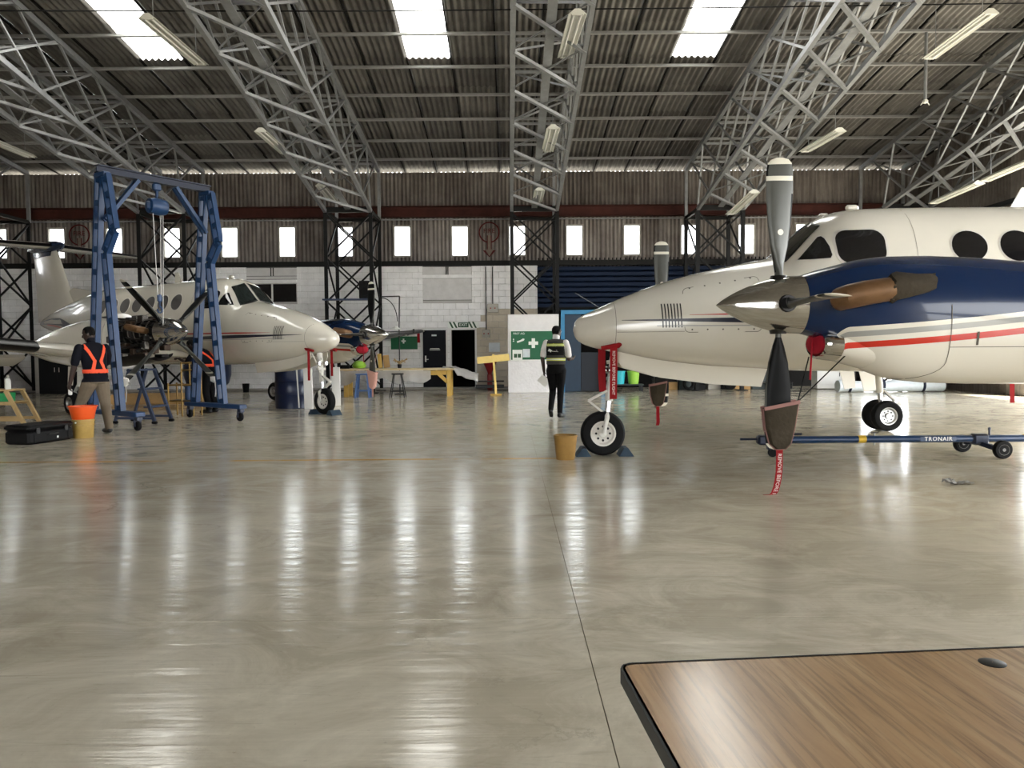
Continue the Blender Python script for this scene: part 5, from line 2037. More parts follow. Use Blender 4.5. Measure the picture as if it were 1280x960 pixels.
# black hard case
t = thing('tool_case', 'long black hard plastic case lying on the floor', 'case', (-6.75, 11.03, 0), R(77))
MB().bbox((0, 0, .10), (.80, .42, .19), .03).build('base', MATS['case_black'], t)
MB().bbox((0, 0, .235), (.82, .44, .08), .03).build('lid', MATS['case_black'], t)
for x in (-.25, .25):
    MB().bbox((x, -.222, .19), (.06, .02, .08), .006).build('latch', MATS['metal_black'], t)
    MB().bbox((x * 1.2, -.212, .10), (.03, .02, .16), .006).build('rib', MATS['case_black'], t)
MB().tube([(-.09, -.215, .13), (-.08, -.245, .13), (.08, -.245, .13), (.09, -.215, .13)], .01, 8).build('handle', MATS['metal_black'], t)
MB().bbox((.10, -.2125, .07), (.03, .004, .03), .001).build('sticker', MATS['sign_white'], t, None)

# yellow bucket carrying an orange tub
t = thing('paint_bucket', 'tall yellow plastic bucket standing by the black case', 'bucket', (-6.42, 11.57, 0))
MB().lathe([(.002, 0), (.132, 0), (.136, .01), (.15, .245), (.156, .25), (.156, .28), (.148, .28), (.144, .25), (.13, .015), (.002, .015)], 32, cap=False).build('body', MATS['bucket_yellow'], t)
MB().lathe([(.152, .19), (.158, .192), (.158, .204), (.153, .206)], 32, cap=False).build('rim_band', MATS['bucket_yellow'], t)
MB().bbox((-.03, -.153, .235), (.025, .02, .02), .006).build('handle_lug', MATS['sign_white'], t)
o = MB().lathe([(.002, 0), (.145, 0), (.15, .008), (.19, .185), (.205, .19), (.205, .20), (.186, .20), (.182, .186), (.142, .014), (.002, .014)], 36, cap=False).build('plastic_tub', MATS['tub_orange'], None, loc=(-6.42, 11.57, .281))
tag(o, 'bright orange plastic tub set on top of the yellow bucket', 'tub')

# low wooden stepladder with a tray and a spray bottle
t = thing('wooden_stepladder', 'low pale wooden stepladder holding a green tray', 'stepladder', (-9.05, 13.6, 0), R(0))
for y in (-.22, .22):
    MB().bar((.62, y, 0), (.30, y, .62), .05, .06).build('stile', MATS['ladder_wood'], t, None)
    MB().bar((-.62, y, 0), (-.30, y, .62), .05, .06).build('stile', MATS['ladder_wood'], t, None)
MB().bbox((0, 0, .63), (.70, .5, .03), .004).build('top_board', MATS['ladder_wood'], t, None)
for z, hw in ((.40, .42), (.12, .56)):
    for y in (-.22, .22):
        MB().bar((-hw, y, z), (hw, y, z), .03, .05).build('rail', MATS['ladder_wood'], t, None)
MB().box((0, 0, .425), (.84, .44, .015)).build('shelf', MATS['ladder_wood'], t, None)
o = MB()
o.prism([(-.15, 0), (.15, 0), (.165, .15), (-.165, .15)], -.12, .12).build('plastic_tray', MATS['tray_green'], None, None, loc=(-8.93, 13.55, .433))
tag(bpy.data.objects['plastic_tray'], 'bright green plastic tray on the shelf of the stepladder', 'tray')
t = thing('spray_bottle', 'white spray bottle standing on top of the stepladder', 'bottle', (-8.82, 13.55, .645))
MB().lathe([(.001, 0), (.045, 0), (.048, .01), (.048, .15), (.035, .18), (.022, .19), (.001, .19)], 20).build('body', MATS['sign_white'], t)
MB().lathe([(.001, .19), (.026, .19), (.026, .225), (.015, .25), (.001, .255)], 16).build('cap', MATS['box_grey'], t)

# blue-grey rolling steps under the bare engine
t = thing('rolling_steps', 'blue-grey metal steps standing under the uncowled engine', 'steps', (-6.62, 13.98, 0), R(-8))
for y in (-.26, .26):
    MB().bar((.34, y, .05), (.02, y, .98), .05, .05).build('front_stile', MATS['steps_blue'], t, None)
    MB().bar((-.42, y, .05), (-.12, y, .98), .04, .04).build('rear_stile', MATS['steps_blue'], t, None)
    MB().bar((-.40, y, .10), (.33, y, .10), .04, .04).build('side_rail', MATS['steps_blue'], t, None)
for z, x, d in ((.30, .21, .16), (.62, .10, .16), (.96, -.05, .26)):
    MB().bbox((x, 0, z), (d, .52, .03), .005).build('tread', MATS['steps_blue'], t, None)
for x, y in ((.34, -.26), (.34, .26), (-.42, -.26), (-.42, .26)):
    MB().bbox((x, y, .025), (.09, .06, .05), .01).build('foot', MATS['rubber'], t)

# brass-coloured tubular work stand
t = thing('work_stand', 'brass-coloured tubular work stand beside the propeller', 'stand', (-6.5, 15.42, 0), R(-6))
for x in (-.26, .02, .26):
    for y in (-.16, .16):
        MB().tube([(x, y, 0), (x, y, 1.08 if x > -.1 else .66)], .017, 10).build('upright', MATS['brass_tube'], t)
for z, xa, xb in ((1.06, .02, .26), (.92, .02, .26), (.62, -.26, .26), (.30, -.26, .26)):
    for y in (-.16, .16):
        MB().tube([(xa, y, z), (xb, y, z)], .015, 8).build('rail', MATS['brass_tube'], t)
    for x in (xa, xb):
        MB().tube([(x, -.16, z), (x, .16, z)], .015, 8).build('cross_tube', MATS['brass_tube'], t)
MB().bbox((0, 0, .31), (.5, .3, .02), .004).build('shelf', MATS['metal_black'], t, None)
o = MB().lathe([(.001, 0), (.05, 0), (.055, .02), (.055, .26), (.03, .30), (.001, .30)], 16).build('oil_bottle', MATS['hoist_blue'], None, loc=(-6.44, 15.41, .321))
tag(o, 'blue oil bottle on the shelf of the brass-coloured stand', 'bottle')
# pallet boards behind
t = thing('low_crate', 'low pale wooden crate on the floor behind the metal steps', 'crate', (-8.6, 19.2, 0), R(4))
MB().bbox((0, .35, .13), (2.3, .03, .22), .004).build('back_board', MATS['cardboard'], t, None)
MB().bbox((0, -.35, .13), (2.3, .03, .22), .004).build('front_board', MATS['cardboard'], t, None)
for x in (-1.13, 1.13):
    MB().bbox((x, 0, .13), (.03, .67, .22), .004).build('end_board', MATS['cardboard'], t, None)
MB().box((0, 0, .012), (2.26, .67, .022)).build('bottom_board', MATS['cardboard'], t, None)

# blue drums
t = thing('drum', 'open-topped dark blue drum under the nose of the aircraft, by white boards', 'drum', (-4.87, 17.35, 0))
MB().lathe([(.001, 0), (.385, 0), (.395, .01), (.395, .30), (.402, .31), (.395, .32), (.395, .60), (.402, .61), (.395, .62), (.395, .90), (.405, .91), (.405, .93), (.38, .93), (.38, .05), (.001, .05)], 40, cap=False).build('shell', MATS['drum_blue'], t)
ribbon(t, [(.18, -.356, .92), (.20, -.352, .5), (.22, -.345, .02)], .03, 'drip_mark', m='board_white')
t = thing('water_tank', 'round-bottomed dark blue tank behind the bending mechanic', 'tank', (-8.75, 22.35, 0))
MB().lathe([(.001, .12), (.2, .13), (.42, .20), (.58, .36), (.65, .6), (.66, 1.15), (.6, 1.28), (.001, 1.32)], 36).build('vessel', MATS['drum_blue'], t)
for k in range(3):
    a = 2 * PI * k / 3
    MB().bar((.4 * math.cos(a), .4 * math.sin(a), 0), (.4 * math.cos(a), .4 * math.sin(a), .3), .06, .06).build('leg', MATS['metal_black'], t, None)
for x, y, r_, lab in ((-4.42, 16.95, -8, 'narrow white board leaning by the dark blue drum'), (-4.02, 17.9, -6, 'narrow white board behind the nose wheel')):
    o = MB().bbox((0, 0, .45), (.2, .03, .9), .004).build('white_board', MATS['board_white'], None, None, loc=(x, y, 0), rot=(R(2), 0, R(r_)))
    tag(o, lab, 'board')
o = MB().lathe([(.001, 0), (.09, 0), (.11, .26), (.115, .27), (.10, .27), (.085, .02), (.001, .02)], 20, cap=False).build('waste_bin', MATS['case_black'], None, loc=(-8.28, 24.2, .0))
tag(o, 'small black waste bin against the block wall', 'bin')

# workbench and what stands on it
t = thing('workbench', 'long pale pine workbench on yellow timber legs by the wall', 'workbench', (-3.15, 21.55, 0))
MB().bbox((0, 0, .755), (3.35, .8, .05), .006).build('top', MATS['pine_top'], t, None)
for x in (-1.35, 1.5):
    for y in (-.3, .3):
        MB().bbox((x, y, .365), (.12, .09, .73), .006).build('leg', MATS['bench_wood'], t, None)
    s_ = -1 if x > 0 else 1
    MB().bar((x, -.3, .35), (x + s_ * .38, -.3, .71), .06, .09).build('knee_brace', MATS['bench_wood'], t, None)
MB().bar((-1.35, -.3, .62), (1.5, -.3, .66), .03, .12).build('apron', MATS['bench_wood'], t, None)
sh = MB()
rows_ = []
rr = random.Random(4)
for i in range(26):
    x = -1.55 + 2.55 * i / 25
    dp = .30 + .06 * math.sin(i * .9) + .05 * math.sin(i * .37 + 1)
    rows_.append([Vector((x, -.415 - .03 * math.sin(i * 1.7) * q, .725 - dp * q ** 1.1)) for q in lin(0, 1, 6)])
sh.loft(rows_, closed=False)
o = sh.build('plastic_drape', MATS['plastic_sheet'], None, 60, loc=(-3.15, 21.55, 0))
tag(o, 'crumpled clear plastic sheet hanging along the front of the workbench', 'plastic sheet')
o = MB()
rr_ = []
for i in range(10):
    x = 1.3 + 1.0 * i / 9
    z = .79 if x < 1.66 else .79 - .33 * (x - 1.66)
    rr_.append([Vector((x, y, z + .02 * math.sin(i * 2.1 + y * 6) - .85 * max(0, (-y - .2)) * (1 if x > 1.69 else 0))) for y in lin(-.42, .42, 10)])
o.loft(rr_, closed=False)
o = o.build('plastic_wrap', MATS['plastic_sheet'], None, 60, loc=(-3.15, 21.55, .02))
sm = o.modifiers.new('thickness', 'SOLIDIFY')
sm.thickness = .02
tag(o, 'stiff milky plastic wrap jutting out over the end of the workbench', 'plastic sheet')
t = thing('bar_stool', 'black metal stool in front of the workbench', 'stool', (-3.03, 20.95, 0))
MB().lathe([(.001, .62), (.16, .62), (.17, .635), (.17, .65), (.15, .66), (.001, .66)], 24).build('seat', MATS['metal_black'], t)
for sx in (-1, 1):
    for sy in (-1, 1):
        MB().tube([(sx * .20, sy * .17, 0), (sx * .10, sy * .10, .62)], .014, 8).build('leg', MATS['metal_black'], t)
for a, b_ in (((-.175, -.153, .17), (.175, -.153, .17)), ((-.175, .153, .17), (.175, .153, .17)), ((-.175, -.153, .17), (-.175, .153, .17)), ((.175, -.153, .17), (.175, .153, .17))):
    MB().tube([a, b_], .011, 8).build('rung', MATS['metal_black'], t)
t = thing('blue_stool', 'light blue wooden stool beside the workbench', 'stool', (-3.95, 20.85, 0))
MB().bbox((0, 0, .64), (.36, .32, .04), .006).build('seat', MATS['stool_blue'], t, None)
for sx in (-1, 1):
    for sy in (-1, 1):
        MB().bar((sx * .19, sy * .16, 0), (sx * .13, sy * .11, .62), .05, .05).build('leg', MATS['stool_blue'], t, None)
    MB().bar((sx * .17, -.14, .2), (sx * .17, .14, .2), .03, .04).build('rung', MATS['stool_blue'], t, None)
MB().bar((-.17, -.145, .2), (.17, -.145, .2), .03, .04).build('rung', MATS['stool_blue'], t, None)
for x, w_, h_, lab, m in ((-3.62, .10, .40, 'upright cardboard tube leaning on the workbench', 'bench_wood'), (-3.44, .16, .36, 'brown cardboard packet standing on the workbench', 'cardboard')):
    o = MB().bbox((0, 0, h_ / 2), (w_, .12, h_), .01).build('cardboard_packet', MATS[m], None, loc=(x, 21.75, .79), rot=(0, R(-6), 0))
    tag(o, lab, 'package')
t = thing('potted_plant', 'small dry potted plant on the workbench', 'plant', (-3.08, 21.7, .78))
MB().lathe([(.001, 0), (.05, 0), (.065, .11), (.055, .11), (.001, .09)], 16).build('pot', MATS['metal_black'], t)
rr = random.Random(11)
for k in range(14):
    a, e_ = rr.uniform(0, 2 * PI), rr.uniform(.1, .22)
    MB().tube([(0, 0, .09), (e_ * .5 * math.cos(a), e_ * .5 * math.sin(a), .2), (e_ * math.cos(a), e_ * math.sin(a), .19 + rr.uniform(-.03, .08))], [.004, .012, .018], 6).build('leaf', MATS['ladder_wood'], t)
o = MB().lathe([(.001, 0), (.16, .01), (.2, .08), (.15, .18), (.05, .22), (.001, .22)], 20).build('green_bag', MATS['bin_green'], None, loc=(-4.2, 21.6, .782))
tag(o, 'lime green bag lying on the workbench', 'bag')
for x, lab in ((-4.62, 'low black box on the workbench'),):
    o = MB().bbox((0, 0, .05), (.3, .2, .1), .02).build('black_box', MATS['case_black'], None, loc=(x, 21.6, .78))
    tag(o, lab, 'box')
fh = Vector((-3.42, 15.25, 0)) + Matrix.Rotation(a145, 3, 'Z') @ Vector((1.56, -EY, 0))
t, rb = prop_cover('pale pink cloth cover on the downward blade of the propeller beside the workbench', fh.x, fh.y, .80, .28, .42,
                   [(0, 0, .01), (0, 0, -.1), (.0, 0, -.2)], strap=[((0, -.05, .41), (-.05, -.1, .85))])
t.rotation_euler = (0, 0, R(145))
for ch_ in t.children:
    if ch_.name.startswith(('pouch', 'trim', 'edge')):
        ch_.data.materials[0] = MATS['pink_cloth']
    if ch_.name.startswith(('ribbon', 'cord')):
        ch_.data.materials[0] = MATS['pink_cloth']
wt = Vector((-3.42, 15.25, 0)) + Matrix.Rotation(a145, 3, 'Z') @ Vector((4.9, -7.95, 0))
t = thing('wing_tip_flag', 'red flag hung from the wing tip in front of the navy door', 'warning flag', (wt.x, wt.y, 0))
ribbon(t, [(0, -.0, 1.86), (0, -.0, 1.7), (.01, 0, 1.52)], .09, 'streamer')
# bench lamp: pole, hoop arm and shade
t = thing('bench_lamp', 'old work lamp on a thin pole with a curved arm behind the workbench', 'lamp', (-3.17, 22.35, 0))
MB().tube([(0, 0, 0), (0, 0, 2.0), (.02, 0, 2.85)], .018, 8).build('pole', MATS['metal_black'], t)
MB().tube([(.02, 0, 2.85), (-.55, .3, 2.86)], .015, 8).build('top_arm', MATS['metal_black'], t)
MB().tube([(-.55 + .5 * math.sin(a), .3 - .28 * math.sin(a), 2.12 + .7 * math.cos(a)) for a in lin(0, PI / 2, 10)], .013, 8).build('hoop_arm', MATS['metal_black'], t)
MB().tube([(-.4, 0, 1.82), (.42, 0, 1.84)], .012, 8).bbox((.42, 0, 1.84), (.06, .06, .12), .01).build('swing_arm', MATS['metal_black'], t)
MB().lathe([(.03, 1.99), (.05, 1.97), (.16, 1.90), (.165, 1.885), (.15, 1.89), (.03, 1.95)], 24, 'Z', (-.1, -.05, 0), cap=False).build('shade', MATS['lamp_white'], t)
MB().lathe([(.001, 0), (.16, 0), (.17, .02), (.05, .05), (.001, .05)], 20).build('base', MATS['metal_black'], t)

# column shelf with a black loudspeaker box
t = thing('column_shelf', 'pale blue plank shelf fixed to the lattice column', 'shelf', (-4.75, 22.95, 2.80))
MB().bbox((0, 0, 0), (1.5, .28, .045), .004).build('plank', MATS['steps_blue'], t, None)
for x in (-.62, .62):
    MB().bar((x, .1, -.25), (x, -.1, -.02), .03, .03).build('bracket', MATS['metal_black'], t, None)
t = thing('loudspeaker', 'black loudspeaker box on the column shelf', 'speaker', (-4.25, 22.93, 2.824))
MB().bbox((0, 0, .26), (.32, .24, .52), .015).build('cabinet', MATS['case_black'], t)
MB().lathe([(.001, -.125), (.10, -.124), (.12, -.13), (.12, -.12)], 24, 'Y', (0, 0, .2), cap=False).build('cone', MATS['rubber'], t)
MB().lathe([(.001, -.125), (.035, -.124), (.045, -.13), (.045, -.12)], 16, 'Y', (0, 0, .42), cap=False).build('tweeter', MATS['rubber'], t)

# ---------------------------------------------------------------- doors, signs and fittings on the back wall
d1 = MB().bbox((-2.41, YB + .05, .965), (.74, .045, 1.92), .006).build('door_1', MATS['door_navy'], sharp=None)
tag(d1, 'navy blue flush door in the block wall', None, kind='structure')
MB().tube([(-2.70, YB + .02, .98), (-2.70, YB - .03, .98), (-2.60, YB - .03, .98)], .012, 8).bbox((-2.70, YB + .02, 1.0), (.05, .012, .2), .004).build('door_handle', MATS['sign_white'], d1)
for k, (x, z, w_) in enumerate(((-2.40, 1.33, .30), (-2.40, 1.29, .34))):
    MB().box((x, YB + .0255, z), (w_, .004, .022)).build('door_notice', MATS['sign_white'], d1, None)
MB().box((-2.42, YB + .0255, 1.76), (.16, .004, .05)).build('door_notice', MATS['sign_white'], d1, None)
fr = MB()
for x in (-2.82, -2.0, -1.88, -1.06):
    fr.box((x, YB - .01, .98), (.06, .09, 1.96))
for a, b_ in ((-2.85, -1.97), (-1.91, -1.03)):
    fr.box(((a + b_) / 2, YB - .01, 1.96), (b_ - a, .09, .06))
d2 = fr.build('door_2', MATS['board_white'], sharp=None)
tag(d2, 'white timber frames of two neighbouring doorways', None, kind='structure')
# exit sign
t = thing('exit_sign', 'green and white striped exit sign above the dark doorway', 'sign', (-1.46, YB - .05, 2.09))
MB().bbox((0, 0, 0), (1.0, .02, .20), .003).build('board', MATS['sign_white'], t, None)
for k in range(7):
    x = -.47 + .125 * k
    if -.2 < x + .03 < .14:
        continue
    MB().prism([(x, .1), (x + .06, .1), (x + .16, -.1), (x + .10, -.1)], -.0125, -.0105).build('stripe', MATS['sign_dark_green'], t, None)
MB().box((0, -.0115, 0), (.34, .002, .16)).build('panel', MATS['sign_dark_green'], t, None)
text_mb('EXIT', .13, 'CENTER', .001).xf(Matrix.Translation((0, -.0135, 0)) @ FACE_CAM).build('lettering', MATS['sign_white'], t, None)

# partition with the first aid board
mat('brick_white', srgb(224, 222, 222), .8, var=.08, vscale=5, bump=.6, bscale=14, world=True)
pw = MB().bbox((.735, 22.86, 1.16), (1.51, .16, 2.32), .01).build('wall_partition', MATS['brick_white'], sharp=None)
tag(pw, 'freestanding white painted brick partition', None, kind='structure')
t = thing('first_aid_board', 'green first aid board with white cross on the white partition', 'sign board', (.735, 22.765, 1.40))
MB().bbox((0, 0, 0), (1.46, .02, .95), .004).build('border', MATS['sign_white'], t, None)
MB().box((0, -.011, 0), (1.40, .006, .89)).build('panel', MATS['sign_green'], t, None)
MB().box((.0, -.0155, .07), (.105, .004, .30)).box((.0, -.0155, .07), (.30, .0036, .105)).build('cross', MATS['sign_white'], t, None)
text_mb('FIRST AID', .085, 'LEFT', .001).xf(Matrix.Translation((-.63, -.0155, .37)) @ FACE_CAM).build('lettering', MATS['sign_white'], t, None)
pic = MB().prism([(-.52, .13), (-.50, .08), (-.38, .12), (-.30, .15), (-.27, .2), (-.32, .22), (-.40, .17)], -.0165, -.0145).prism([(-.64, .12), (-.60, .12), (-.60, .14), (-.64, .14)], -.0165, -.0145).prism([(-.64, .18), (-.60, .18), (-.60, .20), (-.64, .20)], -.0165, -.0145).prism([(-.625, .12), (-.61, .12), (-.61, .22), (-.625, .22)], -.0165, -.0145)
pic.build('pictogram', MATS['sign_white'], t, None)
for x, z, w_, h_, m in ((-.50, -.29, .31, .31, 'sign_white'), (-.22, -.24, .22, .26, 'tarp_white')):
    pp = MB().box((x, -.018, z), (w_, .004, h_)).build('notice', MATS[m], t, None)
    if x < -.4:
        for dx in (-.06, .06):
            MB().box((x + dx, -.0212, z - .03), (.10, .002, .12)).build('notice_picture', MATS['sign_dark_green'], pp, None)
bpy.data.objects['first_aid_board'].scale = (.945, .945, .945)
# second green board behind the bench
t = thing('green_board', 'dark green notice board low on the wall behind the workbench', 'sign board', (-3.38, YB - .05, 1.52))
MB().bbox((0, 0, 0), (.86, .02, .42), .004).build('panel', MATS['sign_green'], t, None)
MB().box((-.02, -.012, .06), (.05, .003, .16)).box((-.02, -.012, .06), (.14, .0028, .05)).build('cross', MATS['sign_white'], t, None)

# yellow wooden T sign stand
t = thing('sign_stand', 'yellow wooden T-shaped stand in front of the doorway wall', 'stand', (-.36, 21.6, 0))
MB().bar((0, 0, .02), (-.07, 0, 1.16), .085, .06).build('post', MATS['sign_yellow'], t, None)
MB().bar((-.52, -.045, .98), (-.07, -.045, 1.02), .03, .19).build('arm', MATS['sign_yellow'], t, None)
MB().bar((-.05, -.045, 1.03), (.38, -.045, 1.07), .03, .19).build('arm', MATS['sign_yellow'], t, None)
MB().bbox((0, 0, .02), (.32, .3, .04), .01).build('base', MATS['bench_wood'], t, None)
# red stand by the wall
t = thing('fire_stand', 'red funnel-shaped fire stand against the cream wall', 'fire stand', (-.60, 24.4, 0))
MB().lathe([(.001, .5), (.06, .5), (.07, .56), (.26, .98), (.27, 1.0), (.25, 1.0), (.06, .6)], 20, cap=False).build('funnel', MATS['fire_red'], t)
MB().bbox((0, 0, .26), (.16, .16, .52), .03).build('post', MATS['fire_red'], t)
MB().bbox((0, 0, .12), (.9, .3, .1), .01).bbox((0, 0, .28), (.9, .3, .04), .01).build('rack', MATS['metal_black'], t, None)
# electrical boxes and conduits
for x, z, w_, h_, lab in ((-.72, 1.80, .26, .26, 'small grey switch box on the cream wall beside the exit doorway'), (-.50, 2.62, .36, .28, 'grey junction box high on the wall left of the first aid board')):
    t = thing('switch_box', lab, 'switch box', (x, YB - .09, z))
    MB().bbox((0, 0, 0), (w_, .1, h_), .012).build('housing', MATS['box_grey'], t)
    MB().tube([(0, .02, h_ / 2), (0, .02, 3.96 - z)], .016, 8).build('conduit', MATS['metal_black'], t)
    for dx in (-.07, .07):
        MB().lathe([(.001, -.056), (.02, -.055), (.022, -.048)], 12, 'Y', (dx, 0, 0), cap=False).build('knob', MATS['fire_red'], t)
t = MB().bbox((0, 0, 0), (.36, .02, .30), .004).build('notice_sheet', MATS['tarp_white'], None, None, loc=(-.46, YB - .05, 1.36))
tag(t, 'pale notice sheet on the cream wall above the red fire stand', 'notice')
# dark two-pane window and bars in the old openings
wd = MB()
for x0_, x1_ in ((-8.43, -7.66), (-7.60, -6.85)):
    wd.box(((x0_ + x1_) / 2, YB - .012, 3.16), (x1_ - x0_, .01, .58))
o = wd.build('window_30', MATS['dark_glass'], sharp=None)
tag(o, 'dark two-pane window in the block wall', None, kind='structure')
for x in (-2.0, -1.94, -7.66, -7.58):
    t = MB().box((x, YB - .02, 3.84), (.03, .03, .26)).build('trim_9', MATS['metal_black'], sharp=None)
    tag(t, 'short dark bar in a bricked-up window head', None, 'bars in the window heads', 'structure')
# painted fire point signs on the sheeting


def fire_point(x, lab):
    t = thing('painted_fire_sign', lab, 'painted sign', (x, YB + .09, 0), 0, 'painted fire point signs')
    rg_ = []
    for r_, yy in ((.30, -.02), (.34, -.02), (.34, 0), (.30, 0)):
        rg_.append([Vector((r_ * math.cos(a), yy, 5.08 + r_ * math.sin(a))) for a in [2 * PI * k / 40 for k in range(40)]])
    MB().loft(rg_ + rg_[:1]).build('ring', MATS['faded_red'], t, None)
    text_mb('FIRE', .21, 'CENTER', .004, 1.0).xf(Matrix.Translation((0, -.02, 5.12)) @ FACE_CAM).build('lettering', MATS['faded_red'], t, None)
    arrow = [(-.06, 4.98), (.06, 4.98), (.06, 4.50), (.17, 4.50), (0, 4.28), (-.17, 4.50), (-.06, 4.50)]
    MB().prism([(px * 1.25, pz) for px, pz in arrow], -.014, -.006).build('arrow_outline', MATS['faded_red'], t, None)
    MB().prism([(px * .8, pz if pz > 4.9 else pz + .03) for px, pz in arrow], -.022, -.014).build('arrow', MATS['faded_cream'], t, None)


fire_point(-.60, 'faded red fire point sign painted on the sheeting above the exit doorway')
fire_point(-13.85, 'faded red fire point sign painted on the sheeting above the tail fin')

# light blue door frame of the store
d3 = MB().box((1.62, 22.95, 1.22), (.11, .14, 2.44)).box((2.82, 22.95, 1.22), (.11, .14, 2.44)).box((2.22, 22.95, 2.38), (1.1, .14, .12))
d3 = d3.build('door_3', MATS['light_blue_paint'], sharp=None)
tag(d3, 'light blue steel door frame beside the white partition', None, kind='structure')
MB().bbox((1.92, 22.98, 1.16), (.48, .04, 2.3), .006).build('door_leaf', MATS['mid_blue_paint'], d3, None)
mat('door_grey', srgb(44, 47, 53), .6)
MB().bbox((2.46, 23.02, .6), (.58, .04, 1.16), .006).build('door_leaf', MATS['door_grey'], d3, None)
# diagonal stay rods across the store front
t = MB().tube([(2.05, 23.6, 3.0), (3.2, 23.6, 2.3)], .014, 6).build('trim_5', MATS['galv_steel'])
tag(t, 'thin diagonal stay rod in front of the blue sheeting', None, kind='structure')

# ---------------------------------------------------------------- clutter along the far wall under the right aircraft
t = thing('low_table', 'low dark bench carrying two coloured bins', 'bench', (3.55, 23.2, 0))
MB().bbox((0, 0, .2), (1.0, .45, .04), .005).build('top', MATS['machine_green'], t, None)
for x in (-.45, .45):
    for y in (-.18, .18):
        MB().bbox((x, y, .09), (.05, .05, .18), .004).build('leg', MATS['metal_black'], t, None)
BIN = lambda m: MB().lathe([(.001, 0), (.15, 0), (.18, .36), (.195, .37), (.195, .39), (.17, .39), (.14, .02), (.001, .02)], 24, cap=False)
for x, m, lab in ((3.33, 'bin_cyan', 'bright cyan plastic bin on the low bench'), (3.76, 'bin_green', 'lime green plastic bin on the low bench')):
    o = BIN(m).build('plastic_bin', MATS[m], None, loc=(x, 23.15, .221))
    tag(o, lab, 'bin')
rr = random.Random(21)
cl = [('cardboard box', 'cardboard'), ('dark tool box', 'case_black'), ('grey crate', 'box_grey'), ('dark green crate', 'machine_green')]
x = 4.5
k = 0
spots = []
while x < 8.6:
    w_ = rr.uniform(.25, .5)
    h_ = rr.uniform(.18, .42)
    nm, m = cl[[1, 0, 3, 1, 2, 1, 0, 3, 1, 1, 2, 0][k % 12]]
    prev = spots[-1] if spots else 'the bench'
    spots.append(nm)
    t = thing('storage_box', '%s %s far wall, next to %s' % (('knee-high' if h_ > .33 else 'mid-height' if h_ > .26 else 'low') + (' wide ' if w_ > .38 else ' narrow ') + nm, 'at', prev), 'box', (x + w_ / 2, 23.9, 0), R(rr.uniform(-6, 6)), 'boxes along the far wall')
    MB().bbox((0, 0, h_ * .42), (w_, .34, h_ * .84), .012).build('body', MATS[m], t)
    MB().bbox((0, 0, h_ * .92), (w_ + .02, .36, h_ * .16), .012).build('lid', MATS['box_grey' if k == 8 else m], t)
    if k == 8:
        t['label'] = 'low dark tool box with a pale grey lid by the far wall'
    if k in (2, 5, 8):
        o = MB().lathe([(.10, -.07), (.17, -.07), (.19, -.04), (.19, .04), (.17, .07), (.10, .07), (.10, -.07)], 24, 'Y', (0, 0, .19), cap=False).build('old_tire', MATS['rubber'], None, loc=(x + w_ / 2, 23.45, 0))
        tag(o, 'worn tyre standing in front of a %s %s by the far wall' % (['', '', 'small', '', '', 'broad', '', '', 'stubby'][k] , nm), 'tyre', 'old tyres')
    x += w_ + .06
    k += 1
t = thing('steel_cabinet', 'dark green steel cabinet against the far wall', 'cabinet', (8.35, 24.35, 0))
MB().bbox((0, 0, .4), (.7, .4, .8), .01).build('body', MATS['machine_green'], t)
MB().bbox((-.17, -.206, .42), (.32, .012, .7), .004).build('door', MATS['machine_green'], t)
MB().bbox((.17, -.206, .42), (.32, .012, .7), .004).build('door', MATS['machine_green'], t)
t = thing('white_cabinet', 'white steel cabinet against the far wall', 'cabinet', (9.85, 23.7, 0))
MB().bbox((0, 0, .36), (.8, .45, .68), .012).build('body', MATS['board_white'], t)
MB().bbox((0, -.231, .40), (.7, .012, .5), .004).build('door', MATS['board_white'], t)
MB().bbox((.28, -.242, .45), (.02, .02, .12), .004).build('handle', MATS['metal_black'], t)
MB().bbox((0, 0, .02), (.7, .38, .04), .004).build('plinth', MATS['metal_black'], t, None)
t = thing('rolled_tarpaulin', 'long rolled white tarpaulin with navy bands on the floor', 'tarpaulin', (10.9, 21.9, 0))
rg_ = []
for i in range(20):
    x = -1.5 + 3.0 * i / 19
    r_ = .17 + .015 * math.sin(i * 1.3)
    rg_.append([Vector((x, .2 * math.cos(a), r_ + r_ * math.sin(a) * (1 if math.sin(a) > -.8 else .98))) for a in [2 * PI * k2 / 16 for k2 in range(16)]])
MB().loft(rg_, cap=True).build('roll', MATS['tarp_white'], t, 50)
for x in (-1.2, -.4, -.25, .9):
    MB().lathe([(.205, -.04), (.205, .04)], 20, 'X', (x, 0, .19), cap=False).build('band', MATS['tarp_navy'], t)

# clutter at the left under the tailplane
t = thing('air_compressor', 'dark green air compressor on wheels behind the wing', 'compressor', (-15.2, 22.0, 0))
MB().lathe([(.02, -.6), (.2, -.56), (.24, -.45), (.24, .45), (.2, .56), (.02, .6)], 24, 'X', (0, 0, .45)).build('tank', MATS['machine_green'], t)
MB().bbox((.15, 0, .85), (.35, .3, .32), .03).bbox((-.3, 0, .80), (.3, .25, .22), .03).build('motor', MATS['machine_green'], t)
for x in (-.4, .4):
    MB().lathe([(.05, -.04), (.15, -.04), (.17, 0), (.15, .04), (.05, .04)], 20, 'Y', (x, -.27, .17)).build('wheel', MATS['rubber'], t)
    MB().lathe([(.05, -.04), (.15, -.04), (.17, 0), (.15, .04), (.05, .04)], 20, 'Y', (x, .27, .17)).build('wheel', MATS['rubber'], t)
MB().tube([(-.6, 0, .45), (-.9, 0, .75), (-.95, 0, 1.0)], .02, 8).build('handle', MATS['metal_black'], t)
t = thing('tool_cabinet', 'tall black steel cabinet against the block wall behind the wing', 'cabinet', (-14.05, 24.2, 0))
